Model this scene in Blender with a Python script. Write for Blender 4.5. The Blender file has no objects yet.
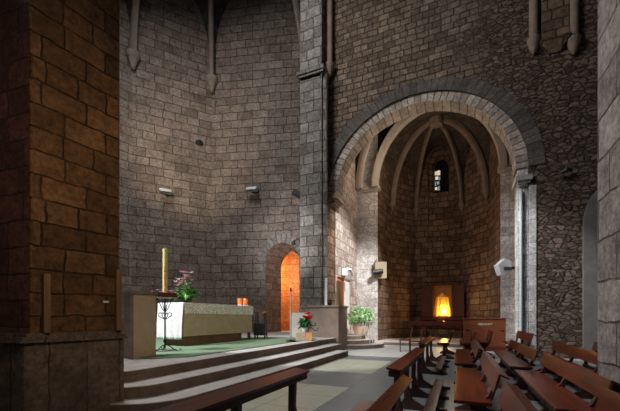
import bpy, bmesh, math, random
from mathutils import Vector, Matrix
from mathutils.geometry import tessellate_polygon
random.seed(7)
PI = math.pi
C = bpy.context.scene.collection
CAMZ = 1.3
F = 340.0
A = math.atan2(150, 340)
SA, CA = math.sin(A), math.cos(A)

# world: x runs across the nave to the right, y runs along the pews into the side chapel
def W(X, Y, z):                       # metres right of / in front of the camera -> world
    return Vector((CA*X - SA*Y, SA*X + CA*Y, z))
def at_depth(px, py, Y):
    return W((px-310)/F*Y, Y, CAMZ-(py-318)/F*Y)
def at_height(px, py, z):
    Y = (CAMZ-z)*F/(py-318)
    return W((px-310)/F*Y, Y, z)
def at_y(px, py, p):                  # on the plane y = p
    k = (px-310)/F
    Y = p/(SA*k+CA)
    return W(k*Y, Y, CAMZ-(py-318)/F*Y)
def at_x(px, py, q):
    k = (px-310)/F
    Y = q/(CA*k-SA)
    return W(k*Y, Y, CAMZ-(py-318)/F*Y)

# ------------------------------------------------------------------ materials
def new_mat(name):
    m = bpy.data.materials.new(name); m.use_nodes = True
    nt = m.node_tree; b = nt.nodes['Principled BSDF']
    return m, nt, b
def N(nt, t, **kw):
    n = nt.nodes.new(t)
    for k, v in kw.items():
        if k in n.inputs.keys() if isinstance(k, str) else False: n.inputs[k].default_value = v
        else: setattr(n, k, v)
    return n
def setin(n, **kw):
    for k, v in kw.items(): n.inputs[k].default_value = v
def col(c): return (c[0], c[1], c[2], 1)
def ramp(nt, fac, stops):
    r = nt.nodes.new('ShaderNodeValToRGB')
    while len(r.color_ramp.elements) < len(stops): r.color_ramp.elements.new(.5)
    for e, (p, c) in zip(r.color_ramp.elements, stops): e.position = p; e.color = col(c)
    nt.links.new(fac, r.inputs[0]); return r.outputs[0]
def math_n(nt, op, a, b=None, c=None):
    n = nt.nodes.new('ShaderNodeMath'); n.operation = op
    for i, v in enumerate((a, b, c)):
        if v is None: continue
        if isinstance(v, (int, float)): n.inputs[i].default_value = v
        else: nt.links.new(v, n.inputs[i])
    return n.outputs[0]
def mix_c(nt, fac, a, b, blend='MIX'):
    n = nt.nodes.new('ShaderNodeMix'); n.data_type = 'RGBA'; n.blend_type = blend
    for s, v in ((n.inputs[0], fac), (n.inputs[6], a), (n.inputs[7], b)):
        if isinstance(v, (int, float)): s.default_value = v
        elif isinstance(v, tuple): s.default_value = col(v)
        else: nt.links.new(v, s)
    return n.outputs[2]
def noise(nt, vec, scale, detail=4, rough=.6):
    n = nt.nodes.new('ShaderNodeTexNoise'); setin(n, Scale=scale, Detail=detail, Roughness=rough)
    if vec is not None: nt.links.new(vec, n.inputs['Vector'])
    return n.outputs['Fac']
def warp(nt, vec, scale, amt):
    n = nt.nodes.new('ShaderNodeTexNoise'); setin(n, Scale=scale, Detail=2)
    nt.links.new(vec, n.inputs['Vector'])
    s = nt.nodes.new('ShaderNodeVectorMath'); s.operation = 'SUBTRACT'; nt.links.new(n.outputs['Color'], s.inputs[0]); s.inputs[1].default_value = (.5, .5, .5)
    m = nt.nodes.new('ShaderNodeVectorMath'); m.operation = 'MULTIPLY'; nt.links.new(s.outputs[0], m.inputs[0]); m.inputs[1].default_value = (amt, amt, 0)
    a = nt.nodes.new('ShaderNodeVectorMath'); a.operation = 'ADD'; nt.links.new(vec, a.inputs[0]); nt.links.new(m.outputs[0], a.inputs[1])
    return a.outputs[0]

def stone(name, c1, c2, mortar, bw=.7, rh=.38, msize=.018, bump=.6, offs=.5, rubble=None, spread=.8, warpamt=.09, tint=None):
    m, nt, b = new_mat(name)
    uv = nt.nodes.new('ShaderNodeUVMap').outputs[0]
    geo = nt.nodes.new('ShaderNodeNewGeometry').outputs['Position']
    wv = warp(nt, uv, 1.1, warpamt)
    wv = warp(nt, wv, 6, .05)
    br = nt.nodes.new('ShaderNodeTexBrick'); br.offset = offs; br.offset_frequency = 2; br.squash = .72; br.squash_frequency = 3
    setin(br, Scale=1, **{'Mortar Size': msize, 'Mortar Smooth': .35, 'Brick Width': bw, 'Row Height': rh, 'Bias': 0})
    br.inputs['Color1'].default_value = (0, 0, 0, 1); br.inputs['Color2'].default_value = (1, 1, 1, 1); br.inputs['Mortar'].default_value = (.5, .5, .5, 1)
    nt.links.new(wv, br.inputs['Vector'])
    pick = br.outputs['Color']; mort = br.outputs['Fac']
    big = noise(nt, geo, .45, 3)
    fine = noise(nt, geo, 11, 8, .78)
    mort = math_n(nt, 'MULTIPLY', mort, ramp(nt, noise(nt, geo, 5, 4), [(.34, (.5, .5, .5)), (.52, (1, 1, 1))]))
    f2 = math_n(nt, 'ADD', math_n(nt, 'MULTIPLY', pick, spread), math_n(nt, 'MULTIPLY', math_n(nt, 'SUBTRACT', big, .5), 1.0))
    f2 = math_n(nt, 'ADD', f2, .25*(1-spread)+.1)
    cc = mix_c(nt, f2, c1, c2)
    nt.nodes[-1].clamp_factor = True
    if tint:
        cc = mix_c(nt, ramp(nt, noise(nt, geo, .9, 2), [(.45, (0, 0, 0)), (.7, (.6, .6, .6))]), cc, tint)
    cc = mix_c(nt, 1.0, cc, ramp(nt, fine, [(.3, (.38, .38, .38)), (.7, (1.55, 1.55, 1.55))]), 'MULTIPLY')
    cc = mix_c(nt, 1.0, cc, ramp(nt, noise(nt, geo, 2.3, 4, .7), [(.3, (.68, .68, .68)), (.7, (1.25, 1.25, 1.25))]), 'MULTIPLY')
    h = math_n(nt, 'ADD', math_n(nt, 'MULTIPLY', math_n(nt, 'SUBTRACT', 1, mort), 1.3), math_n(nt, 'MULTIPLY', fine, 1.1))
    h = math_n(nt, 'ADD', h, math_n(nt, 'MULTIPLY', noise(nt, geo, 3.5, 3), .7))
    cc = mix_c(nt, mort, cc, mix_c(nt, ramp(nt, noise(nt, geo, 1.2, 3), [(.45, (0, 0, 0)), (.7, (1, 1, 1))]), mortar, tuple(min(1, v*1.9) for v in mortar)))
    if rubble:
        r1, r2, edge, w = rubble          # rough rubble to the right of u = edge
        mp = nt.nodes.new('ShaderNodeMapping'); mp.inputs['Scale'].default_value = (4.4, 8.2, 1); nt.links.new(warp(nt, uv, 4, .16), mp.inputs[0])
        vo = nt.nodes.new('ShaderNodeTexVoronoi'); vo.feature = 'DISTANCE_TO_EDGE'; vo.inputs['Scale'].default_value = 1.0; nt.links.new(mp.outputs[0], vo.inputs['Vector'])
        vc = nt.nodes.new('ShaderNodeTexVoronoi'); vc.inputs['Scale'].default_value = 1.0; nt.links.new(mp.outputs[0], vc.inputs['Vector'])
        sx = nt.nodes.new('ShaderNodeSeparateColor'); nt.links.new(vc.outputs['Color'], sx.inputs[0])
        rc = mix_c(nt, sx.outputs[0], r1, r2)
        rc = mix_c(nt, 1.0, rc, ramp(nt, fine, [(.25, (.5, .5, .5)), (.75, (1.3, 1.3, 1.3))]), 'MULTIPLY')
        e = ramp(nt, vo.outputs[0], [(.0, (0, 0, 0)), (.12, (1, 1, 1))])
        rc = mix_c(nt, e, mortar, rc)
        su = nt.nodes.new('ShaderNodeSeparateXYZ'); nt.links.new(uv, su.inputs[0])
        k = math_n(nt, 'ADD', math_n(nt, 'MULTIPLY', math_n(nt, 'SUBTRACT', su.outputs[0], edge), w), math_n(nt, 'MULTIPLY', math_n(nt, 'SUBTRACT', noise(nt, geo, .8, 2), .5), 2.5))
        k = math_n(nt, 'MINIMUM', math_n(nt, 'MAXIMUM', k, 0), 1)
        cc = mix_c(nt, k, cc, rc)
        rh2 = math_n(nt, 'ADD', math_n(nt, 'MULTIPLY', e, .9), math_n(nt, 'MULTIPLY', fine, 1.6))
        mx = nt.nodes.new('ShaderNodeMix'); nt.links.new(k, mx.inputs[0]); nt.links.new(h, mx.inputs[2]); nt.links.new(rh2, mx.inputs[3]); h = mx.outputs[0]
    nt.links.new(cc, b.inputs['Base Color'])
    b.inputs['Roughness'].default_value = .9; b.inputs['Specular IOR Level'].default_value = .2
    bp = nt.nodes.new('ShaderNodeBump'); bp.inputs['Strength'].default_value = bump; bp.inputs['Distance'].default_value = .07
    nt.links.new(h, bp.inputs['Height']); nt.links.new(bp.outputs[0], b.inputs['Normal'])
    return m

def plain_stone(name, c1, c2, scale=3, bump=.25):
    m, nt, b = new_mat(name)
    geo = nt.nodes.new('ShaderNodeNewGeometry').outputs['Position']
    n = noise(nt, geo, scale, 6, .7)
    nt.links.new(ramp(nt, n, [(.3, c1), (.7, c2)]), b.inputs['Base Color'])
    b.inputs['Roughness'].default_value = .85; b.inputs['Specular IOR Level'].default_value = .25
    bp = nt.nodes.new('ShaderNodeBump'); bp.inputs['Strength'].default_value = bump; bp.inputs['Distance'].default_value = .02
    nt.links.new(noise(nt, geo, 25, 5, .7), bp.inputs['Height']); nt.links.new(bp.outputs[0], b.inputs['Normal'])
    return m
def simple(name, c, rough=.6, metal=0, emit=None, es=0, coat=0, spec=.5):
    m, nt, b = new_mat(name)
    b.inputs['Base Color'].default_value = col(c); b.inputs['Roughness'].default_value = rough; b.inputs['Metallic'].default_value = metal
    b.inputs['Coat Weight'].default_value = coat; b.inputs['Specular IOR Level'].default_value = spec
    geo = nt.nodes.new('ShaderNodeNewGeometry').outputs['Position']
    nt.links.new(ramp(nt, noise(nt, geo, 18, 3), [(.3, tuple(x*.85 for x in c)), (.7, tuple(min(1, x*1.12) for x in c))]), b.inputs['Base Color'])
    if emit: b.inputs['Emission Color'].default_value = col(emit); b.inputs['Emission Strength'].default_value = es
    return m
def wood(name, c1, c2, axis=1, rough=.3, coat=.3):
    m, nt, b = new_mat(name)
    tc = nt.nodes.new('ShaderNodeTexCoord').outputs['Object']
    mp = nt.nodes.new('ShaderNodeMapping'); s = [22, 22, 22]; s[axis] = 1.6; mp.inputs['Scale'].default_value = s
    nt.links.new(tc, mp.inputs[0])
    n = noise(nt, mp.outputs[0], 1, 4, .6)
    nt.links.new(ramp(nt, n, [(.3, c1), (.72, c2)]), b.inputs['Base Color'])
    b.inputs['Roughness'].default_value = rough; b.inputs['Coat Weight'].default_value = coat; b.inputs['Coat Roughness'].default_value = .25
    bp = nt.nodes.new('ShaderNodeBump'); bp.inputs['Strength'].default_value = .12; bp.inputs['Distance'].default_value = .01
    nt.links.new(n, bp.inputs['Height']); nt.links.new(bp.outputs[0], b.inputs['Normal'])
    return m

M = {}
M['apse'] = stone('apse ashlar', (.14, .108, .088), (.30, .245, .205), (.06, .05, .043), .78, .40, .017, .9, spread=.6, warpamt=.13, tint=(.21, .15, .13))
M['chapel'] = stone('chapel ashlar', (.11, .068, .044), (.32, .2, .13), (.05, .032, .022), .6, .34, .024, .8)
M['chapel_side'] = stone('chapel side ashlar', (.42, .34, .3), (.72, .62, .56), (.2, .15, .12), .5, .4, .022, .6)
M['pillar'] = stone('pillar ashlar', (.15, .13, .115), (.32, .285, .26), (.07, .06, .05), .6, .42, .019, .8)
M['arch_wall'] = stone('arch wall masonry', (.115, .078, .054), (.29, .21, .155), (.05, .036, .026), .42, .235, .022, .9, warpamt=.12,
                       rubble=((.13, .088, .066), (.31, .22, .175), -.4, .6))
M['left_pier'] = stone('left pier ashlar', (.09, .05, .025), (.27, .15, .075), (.04, .025, .015), .46, .265, .012, .8, warpamt=.03)
M['left_pier_red'] = stone('left pier reddish ashlar', (.10, .045, .035), (.2, .09, .065), (.05, .03, .025), .5, .3, .012, .7, warpamt=.05)
M['right_pier'] = stone('right pier ashlar', (.24, .2, .18), (.46, .4, .365), (.1, .08, .07), .9, .42, .014, .9, warpamt=.04)
M['voussoir'] = stone('light voussoirs', (.34, .28, .23), (.56, .47, .4), (.13, .09, .065), .33, 1.2, .024, .4, offs=0, warpamt=.02)
M['voussoir_dark'] = stone('dark voussoirs', (.09, .078, .068), (.16, .135, .12), (.05, .042, .036), .36, 1.4, .016, .4, offs=0, warpamt=.02)
M['jamb'] = stone('light jamb ashlar', (.5, .47, .45), (.8, .77, .75), (.36, .33, .31), .8, .38, .016, .6, warpamt=.03)
M['rib'] = plain_stone('rib stone', (.2, .145, .105), (.34, .25, .185))
M['rib_light'] = plain_stone('light rib stone', (.42, .37, .32), (.6, .54, .48))
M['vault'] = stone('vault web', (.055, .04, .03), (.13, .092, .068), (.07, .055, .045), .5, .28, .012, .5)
M['plinth'] = stone('plinth stone', (.12, .088, .07), (.2, .15, .12), (.05, .036, .028), .56, 1.3, .012, .35, spread=.4, warpamt=.01)
M['pedestal'] = plain_stone('pedestal stone', (.17, .12, .095), (.27, .2, .16), 2.2)
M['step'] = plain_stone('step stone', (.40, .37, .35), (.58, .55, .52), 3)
M['step_riser'] = plain_stone('shaded riser stone', (.13, .09, .07), (.22, .16, .125), 3)  # darker than the treads, painting the shade on the step fronts
M['altar'] = plain_stone('altar stone', (.48, .37, .25), (.6, .48, .34), 5, .15)
M['altar_base'] = plain_stone('altar base stone', (.15, .085, .05), (.22, .13, .08), 4, .15)
M['ambo'] = plain_stone('ambo stone', (.5, .41, .28), (.62, .51, .36), 6, .15)
M['ambo_edge'] = plain_stone('ambo edge', (.2, .16, .13), (.3, .25, .2), 6, .1)
M['carpet'] = plain_stone('green carpet', (.14, .21, .13), (.2, .28, .18), 30, .5)
M['pew'] = wood('pew wood', (.035, .005, .002), (.17, .023, .005), rough=.33, coat=.25)
M['pew_dark'] = wood('pew frame wood', (.03, .010, .007), (.07, .022, .012), 2, .4, .1)
M['kneeler'] = wood('kneeler wood', (.10, .07, .055), (.2, .15, .12), 1, .6, 0)
M['door'] = wood('door wood', (.45, .08, .015), (.62, .13, .03), 2, .5, .1)
M['board'] = wood('choir board wood', (.13, .07, .03), (.26, .15, .07), 2, .5, .05)
M['cab'] = wood('cabinet wood', (.13, .033, .011), (.21, .058, .02), 0, .45, .1)
M['shrine_wood'] = wood('shrine wood', (.10, .03, .012), (.17, .055, .022), 2, .5, .1)
M['black'] = simple('black iron', (.012, .012, .013), .45, .6)
M['dark'] = simple('dark plastic', (.02, .02, .022), .5)
M['white'] = simple('white paint', (.8, .8, .8), .5)
M['greymetal'] = simple('grey metal', (.4, .42, .44), .4, .6)
M['speaker'] = simple('light grey housing', (.45, .45, .46), .5)
M['glassy'] = simple('frosted strip', (.75, .8, .82), .25)
M['cream'] = simple('cream board', (.42, .34, .24), .7)
M['cloth'] = simple('white linen', (.85, .85, .86), .9)
M['orange_wax'] = simple('orange votive glass', (.85, .22, .07), .3, emit=(1, .2, .03), es=.25)
M['wax'] = simple('yellow wax', (.85, .72, .3), .45)
M['candle_red'] = simple('red wax ornament', (.6, .06, .02), .5)
M['gold'] = simple('gold cloth', (.95, .58, .10), .55, .0)
M['gold_metal'] = simple('gilded metal', (.9, .6, .2), .35, .7)
M['leaf'] = simple('green leaf', (.05, .17, .04), .5)
M['leaf_pale'] = simple('variegated leaf', (.45, .68, .38), .5)
M['leaf_light'] = simple('fresh leaf', (.16, .42, .07), .5)
M['pink'] = simple('pink petal', (.75, .3, .42), .6)
M['whitepetal'] = simple('white petal', (.8, .72, .75), .6)
M['redpetal'] = simple('red bract', (.75, .03, .03), .5)
M['terracotta'] = plain_stone('planter clay', (.5, .38, .27), (.66, .53, .4), 8, .1)
M['pot_dark'] = simple('dark pot', (.05, .05, .055), .4)
M['tape'] = simple('orange box side', (.75, .4, .16), .7)
M['arch_shade'] = simple('blind arch shade', (.01, .009, .008), .9)  # near-black colour stands for the shade inside the blind arch
M['niche'] = stone('niche ashlar', (.42, .22, .10), (.62, .34, .17), (.25, .13, .07), .7, .36, .012, .5)
M['lamp_glow'] = simple('lamp glow', (1, .7, .3), .5, emit=(1, .55, .15), es=4)

# lace
def lace_mat():
    m, nt, b = new_mat('lace')
    geo = nt.nodes.new('ShaderNodeNewGeometry').outputs['Position']
    v = nt.nodes.new('ShaderNodeTexVoronoi'); v.feature = 'DISTANCE_TO_EDGE'; v.inputs['Scale'].default_value = 16; nt.links.new(geo, v.inputs[0])
    nt.links.new(ramp(nt, v.outputs[0], [(.12, (.9, .88, .82)), (.28, (.5, .42, .32))]), b.inputs['Base Color'])
    b.inputs['Roughness'].default_value = .9
    return m
M['lace'] = lace_mat()

# nave floor: cream squares between slate bands
def floor_mat():
    m, nt, b = new_mat('nave paving')
    geo = nt.nodes.new('ShaderNodeNewGeometry').outputs['Position']
    s = nt.nodes.new('ShaderNodeSeparateXYZ'); nt.links.new(geo, s.inputs[0]); x, y = s.outputs[0], s.outputs[1]
    # period of bands along y
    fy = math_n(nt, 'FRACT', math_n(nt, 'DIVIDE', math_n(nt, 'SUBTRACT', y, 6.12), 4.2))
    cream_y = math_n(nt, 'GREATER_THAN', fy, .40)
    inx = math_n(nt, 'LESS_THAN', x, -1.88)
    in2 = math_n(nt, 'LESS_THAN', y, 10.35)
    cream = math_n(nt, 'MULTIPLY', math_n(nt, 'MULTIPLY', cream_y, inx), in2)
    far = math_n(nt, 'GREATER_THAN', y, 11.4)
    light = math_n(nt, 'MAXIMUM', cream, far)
    def joints(t, size, off=0):
        f = math_n(nt, 'FRACT', math_n(nt, 'DIVIDE', math_n(nt, 'ADD', t, off), size))
        return math_n(nt, 'LESS_THAN', math_n(nt, 'MULTIPLY', math_n(nt, 'MINIMUM', f, math_n(nt, 'SUBTRACT', 1, f)), size), .008)
    j = math_n(nt, 'MAXIMUM', joints(x, .83, 1.88+.83*3), joints(y, .84, -6.12+8.4))
    n = noise(nt, geo, 2.2, 5, .65); n2 = noise(nt, geo, 20, 4)
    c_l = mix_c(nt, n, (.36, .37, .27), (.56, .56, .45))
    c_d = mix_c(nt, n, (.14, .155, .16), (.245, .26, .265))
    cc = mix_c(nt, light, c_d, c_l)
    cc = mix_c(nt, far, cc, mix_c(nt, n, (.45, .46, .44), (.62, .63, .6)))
    cc = mix_c(nt, 1.0, cc, ramp(nt, n2, [(.3, (.8, .8, .8)), (.7, (1.15, 1.15, 1.15))]), 'MULTIPLY')
    cc = mix_c(nt, math_n(nt, 'MULTIPLY', j, .7), cc, (.09, .09, .08))
    nt.links.new(cc, b.inputs['Base Color'])
    nt.links.new(ramp(nt, n2, [(.3, (.3, .3, .3)), (.7, (.5, .5, .5))]), b.inputs['Roughness'])
    bp = nt.nodes.new('ShaderNodeBump'); bp.inputs['Strength'].default_value = .15; bp.inputs['Distance'].default_value = .01
    nt.links.new(n2, bp.inputs['Height']); nt.links.new(bp.outputs[0], b.inputs['Normal'])
    return m
M['floor'] = floor_mat()

# ------------------------------------------------------------------ mesh helpers
def box_uv(bm):
    uvl = bm.loops.layers.uv.verify()
    for f in bm.faces:
        n = f.normal
        if abs(n.z) > .75:
            for l in f.loops: l[uvl].uv = (l.vert.co.x, l.vert.co.y)
        else:
            t = Vector((-n.y, n.x, 0)).normalized()
            if abs(t.x) >= abs(t.y):
                if t.x < 0: t = -t
            elif t.y < 0: t = -t
            for l in f.loops: l[uvl].uv = (l.vert.co.dot(t), l.vert.co.z)
def obj(name, bm, mat, parent=None, smooth=False, uv=True, kind=None, bevel=0, org=None):
    if bevel:
        bmesh.ops.remove_doubles(bm, verts=bm.verts, dist=1e-5)
        es = [e for e in bm.edges if len(e.link_faces) == 2 and e.calc_face_angle(0) > .5]
        bmesh.ops.bevel(bm, geom=es, offset=bevel, segments=2, affect='EDGES', profile=.7)
    bm.normal_update()
    if uv: box_uv(bm)
    if org is not None:
        for v in bm.verts: v.co -= Vector(org)
    me = bpy.data.meshes.new(name); bm.to_mesh(me); bm.free()
    for m in (mat if isinstance(mat, (list, tuple)) else [mat]): me.materials.append(m)
    if smooth: me.polygons.foreach_set('use_smooth', [True]*len(me.polygons))
    o = bpy.data.objects.new(name, me); C.objects.link(o)
    if parent: o.parent = parent
    if org is not None: o.location = org
    if kind: o['kind'] = kind
    return o
def struct(name, bm, mat, **k): return obj(name, bm, mat, kind='structure', **k)
def thing(name, label, cat, loc=(0, 0, 0), rz=0, group=None):
    o = bpy.data.objects.new(name, None); o.empty_display_size = .1; C.objects.link(o); o.location = loc; o.rotation_euler = (0, 0, rz)
    o['label'] = label; o['category'] = cat
    if group: o['group'] = group
    return o
def tag(o, label, cat, group=None):
    o['label'] = label; o['category'] = cat
    if group: o['group'] = group
    return o
def NB(): return bmesh.new()
def box(bm, x0, x1, y0, y1, z0, z1, mi=0):
    v = [bm.verts.new((x, y, z)) for z in (z0, z1) for y in (y0, y1) for x in (x0, x1)]
    for idx in ((0, 2, 3, 1), (4, 5, 7, 6), (0, 1, 5, 4), (2, 6, 7, 3), (0, 4, 6, 2), (1, 3, 7, 5)):
        bm.faces.new([v[i] for i in idx]).material_index = mi
    return bm
def prism(bm, pts, z0, z1, mi=0, top_mi=None):
    """vertical prism over a ground polygon (counter-clockwise)"""
    a = [bm.verts.new((p[0], p[1], z0)) for p in pts]; b = [bm.verts.new((p[0], p[1], z1)) for p in pts]
    n = len(pts)
    for i in range(n): bm.faces.new((a[i], a[(i+1) % n], b[(i+1) % n], b[i])).material_index = mi
    bm.faces.new(b).material_index = mi if top_mi is None else top_mi
    bm.faces.new(a[::-1]).material_index = mi
    return bm
def extrude_profile(bm, prof, fn0, fn1, mi=0):
    """prof = list of 2D points; fn0/fn1 map to 3D at the two ends"""
    a = [bm.verts.new(fn0(p)) for p in prof]; b = [bm.verts.new(fn1(p)) for p in prof]
    n = len(prof)
    for i in range(n): bm.faces.new((a[i], a[(i+1) % n], b[(i+1) % n], b[i])).material_index = mi
    bm.faces.new(a[::-1]).material_index = mi; bm.faces.new(b).material_index = mi
    bmesh.ops.recalc_face_normals(bm, faces=bm.faces)
    return bm
def lathe(bm, prof, c=(0, 0, 0), n=20, cap=True, mi=0):
    c = Vector(c); rings = []
    for r, z in prof:
        rings.append([bm.verts.new(c+Vector((r*math.cos(2*PI*i/n), r*math.sin(2*PI*i/n), z))) for i in range(n)])
    for a, b in zip(rings, rings[1:]):
        for i in range(n): bm.faces.new((a[i], a[(i+1) % n], b[(i+1) % n], b[i])).material_index = mi
    if cap: bm.faces.new(rings[0][::-1]).material_index = mi; bm.faces.new(rings[-1]).material_index = mi
    return bm
def tube(bm, pts, r, n=8, mi=0, up=Vector((0, 0, 1)), rs=None):
    pts = [Vector(p) for p in pts]; rings = []
    for i, p in enumerate(pts):
        d = (pts[min(i+1, len(pts)-1)]-pts[max(i-1, 0)]).normalized()
        s = d.cross(up)
        if s.length < .05: s = d.cross(Vector((1, 0, 0)))
        s.normalize(); u = s.cross(d)
        rr = rs[i] if rs else r
        rings.append([bm.verts.new(p+s*rr*math.cos(2*PI*k/n)+u*rr*math.sin(2*PI*k/n)) for k in range(n)])
    for a, b in zip(rings, rings[1:]):
        for i in range(n): bm.faces.new((a[i], b[i], b[(i+1) % n], a[(i+1) % n])).material_index = mi
    bm.faces.new(rings[0]).material_index = mi; bm.faces.new(rings[-1][::-1]).material_index = mi
    return bm
def sweep(bm, pts, prof, side):
    """prof points (a,b): a along side vector fn(i), b along the inward normal"""
    pts = [Vector(p) for p in pts]; rings = []
    for i, p in enumerate(pts):
        d = (pts[min(i+1, len(pts)-1)]-pts[max(i-1, 0)]).normalized()
        s = (side - d*side.dot(d)).normalized(); u = s.cross(d)
        rings.append([bm.verts.new(p+s*a+u*b) for a, b in prof])
    n = len(prof)
    for a, b in zip(rings, rings[1:]):
        for i in range(n): bm.faces.new((a[i], b[i], b[(i+1) % n], a[(i+1) % n]))
    bm.faces.new(rings[0]); bm.faces.new(rings[-1][::-1])
    bmesh.ops.recalc_face_normals(bm, faces=bm.faces)
    return bm
def flat_wall(bm, o, t, loops, n_off=None, mi=0):
    """planar wall from 2D loops (u,z) on origin o with horizontal unit t"""
    pts3 = [[Vector((u, z, 0)) for u, z in lp] for lp in loops]
    tris = tessellate_polygon(pts3)
    flat = [p for lp in loops for p in lp]
    vs = [bm.verts.new((o[0]+t[0]*u, o[1]+t[1]*u, z)) for u, z in flat]
    for a, b, c in tris: bm.faces.new((vs[a], vs[b], vs[c])).material_index = mi
def strip(bm, pa, pb, mi=0, closed=False):
    a = [bm.verts.new(p) for p in pa]; b = [bm.verts.new(p) for p in pb]
    k = len(a) if closed else len(a)-1
    for i in range(k): bm.faces.new((a[i], a[(i+1) % len(a)], b[(i+1) % len(a)], b[i])).material_index = mi

# ------------------------------------------------------------------ camera
cam_d = bpy.data.cameras.new('camera'); cam = bpy.data.objects.new('camera', cam_d); C.objects.link(cam)
cam.location = (0, 0, CAMZ); cam.rotation_euler = (PI/2, 0, A)
cam_d.sensor_width = 36; cam_d.lens = F/620*36; cam_d.shift_y = (318-205.5)/620; cam_d.clip_end = 200
bpy.context.scene.camera = cam

# ------------------------------------------------------------------ floors and steps
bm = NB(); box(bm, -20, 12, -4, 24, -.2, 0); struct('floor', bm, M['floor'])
R3 = .177
def platform_poly(edge, far, r, near=3.22):
    near -= {.85: .24, .6: .12, .35: 0}[r]
    pts = [(-18, near-.1), (edge-r-.1, near-.05)]
    for i in range(9):
        a = -PI/2 + i/8*PI/2
        pts.append((edge-r+r*math.cos(a), near+r+r*math.sin(a)))
    pts += [(edge, far), (-5.4, far), (-5.4, 16.2), (-18, 16.2)]
    return pts
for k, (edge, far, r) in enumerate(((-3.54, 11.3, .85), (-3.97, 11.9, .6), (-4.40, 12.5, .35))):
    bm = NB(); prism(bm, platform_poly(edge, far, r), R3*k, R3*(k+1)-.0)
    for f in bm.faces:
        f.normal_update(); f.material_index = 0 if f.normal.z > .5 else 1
    struct('floor_step', bm, [M['step'], M['step_riser']], bevel=.012)
PZ = .531
# carpet of the presbytery
bm = NB(); prism(bm, [(-13.6, 5.0), (-5.25, 4.6), (-4.85, 5.2), (-4.85, 11.6), (-12.6, 11.9), (-13.6, 10.4)], PZ, PZ+.018)
o = obj('carpet', bm, M['carpet']); tag(o, 'green carpet covering the raised altar platform', 'carpet')

# steps to the chapel side door
for k, r in enumerate((1.85, 1.42, 1.02)):
    pts = [(-4.95, 15.05-r)]
    for i in range(17):
        a = -PI/2+i/16*PI
        pts.append((-4.95+r*math.cos(a)*1.0, 15.05+r*math.sin(a)*.95))
    bm = NB(); prism(bm, pts, R3*k*.98, R3*(k+1)*.98)
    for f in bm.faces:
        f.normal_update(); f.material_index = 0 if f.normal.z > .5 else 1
    struct('floor_door_step', bm, [M['step'], M['step_riser']], bevel=.012)
# chapel floor raised a step
bm = NB(); box(bm, -4.6, 2.3, 16.35, 21.6, 0, .15)
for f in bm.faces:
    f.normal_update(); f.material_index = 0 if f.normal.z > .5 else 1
struct('floor_chapel', bm, [M['step'], M['step_riser']], bevel=.01)

# ------------------------------------------------------------------ arch wall
AQ, AR, AZ, AP = -1.48, 3.57, 6.35, 13.3; AS = .945
loop = [(-6, 0), (AQ-AR, 0)]
for i in range(49):
    a = PI - PI*i/48
    loop.append((AQ+AR*math.cos(a), AZ+AR*AS*math.sin(a)))
DQ, DR, DZ = 4.95, .95, 4.25
loop += [(AQ+AR, 0), (DQ-DR, 0)]
for i in range(17):
    a = PI-PI*i/16
    loop.append((DQ+DR*math.cos(a), DZ+DR*1.1*math.sin(a)))
loop += [(DQ+DR, 0), (9, 0), (9, 21), (-6, 21)]
bm = NB(); flat_wall(bm, (0, AP), (1, 0), [loop])
# reveals
def arc(cq, r, z0, p, n=48, zs=1.0, base=0):
    L = [Vector((cq-r, p, base))]
    for i in range(n+1):
        a = PI-PI*i/n; L.append(Vector((cq+r*math.cos(a), p, z0+r*zs*math.sin(a))))
    L.append(Vector((cq+r, p, base))); return L
strip(bm, arc(AQ, AR, AZ, AP, 48, AS), arc(AQ, AR, AZ, AP+.7, 48, AS))
strip(bm, arc(DQ, DR, DZ, AP, 16, 1.1), arc(DQ, DR, DZ, AP+.55, 16, 1.1))
struct('wall_chapel_arch', bm, M['arch_wall'])
bm = NB(); box(bm, DQ-DR-.1, DQ+DR+.1, AP+.56, AP+.66, 0, DZ+DR*1.2); struct('wall_blind_arch_back', bm, M['arch_shade'])

def ring(name, cq, r0, r1, z0, p0, p1, mat, n=60, base=None, zs=1.0):
    """arch order with radius-wise UVs; legs go down to base"""
    bm = NB(); uvl = bm.loops.layers.uv.verify()
    path = []
    if base is not None: path.append((-1, base))
    for i in range(n+1): path.append((PI-PI*i/n, None))
    if base is not None: path.append((2, base))
    rows = []; s = 0
    for a, b in path:
        if b is None: c, sn = math.cos(a), math.sin(a)*zs; zc = z0; uu = (PI-a)*(r0+r1)/2
        else: c, sn = (-1 if a < 0 else 1), 0; zc = b; uu = (b-z0) if a < 0 else PI*(r0+r1)/2+(z0-b)
        rows.append((uu, [(cq+r0*c, p0, zc+r0*sn), (cq+r1*c, p0, zc+r1*sn), (cq+r1*c, p1, zc+r1*sn), (cq+r0*c, p1, zc+r0*sn)]))
    vs = [[bm.verts.new(x) for x in r[1]] for r in rows]
    d, w = p1-p0, r1-r0
    vv = [0.03, .03+w, .03+w+d, .03+2*w+d, .03+2*w+2*d]
    for i in range(len(rows)-1):
        for k in range(4):
            k2 = (k+1) % 4
            f = bm.faces.new((vs[i][k], vs[i+1][k], vs[i+1][k2], vs[i][k2]))
            for l, uv in zip(f.loops, ((rows[i][0], vv[k]), (rows[i+1][0], vv[k]), (rows[i+1][0], vv[k+1]), (rows[i][0], vv[k+1]))): l[uvl].uv = uv
    bm.faces.new(vs[0]); bm.faces.new(vs[-1][::-1])
    bmesh.ops.recalc_face_normals(bm, faces=bm.faces)
    return struct(name, bm, mat, uv=False)
ring('trim_1', AQ, AR, AR+.46, AZ, AP-.03, AP+.1, M['voussoir_dark'], zs=AS)
ring('trim_2', AQ, AR-.36, AR+.01, AZ, AP+.04, AP+.75, M['voussoir'], zs=AS)
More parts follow.
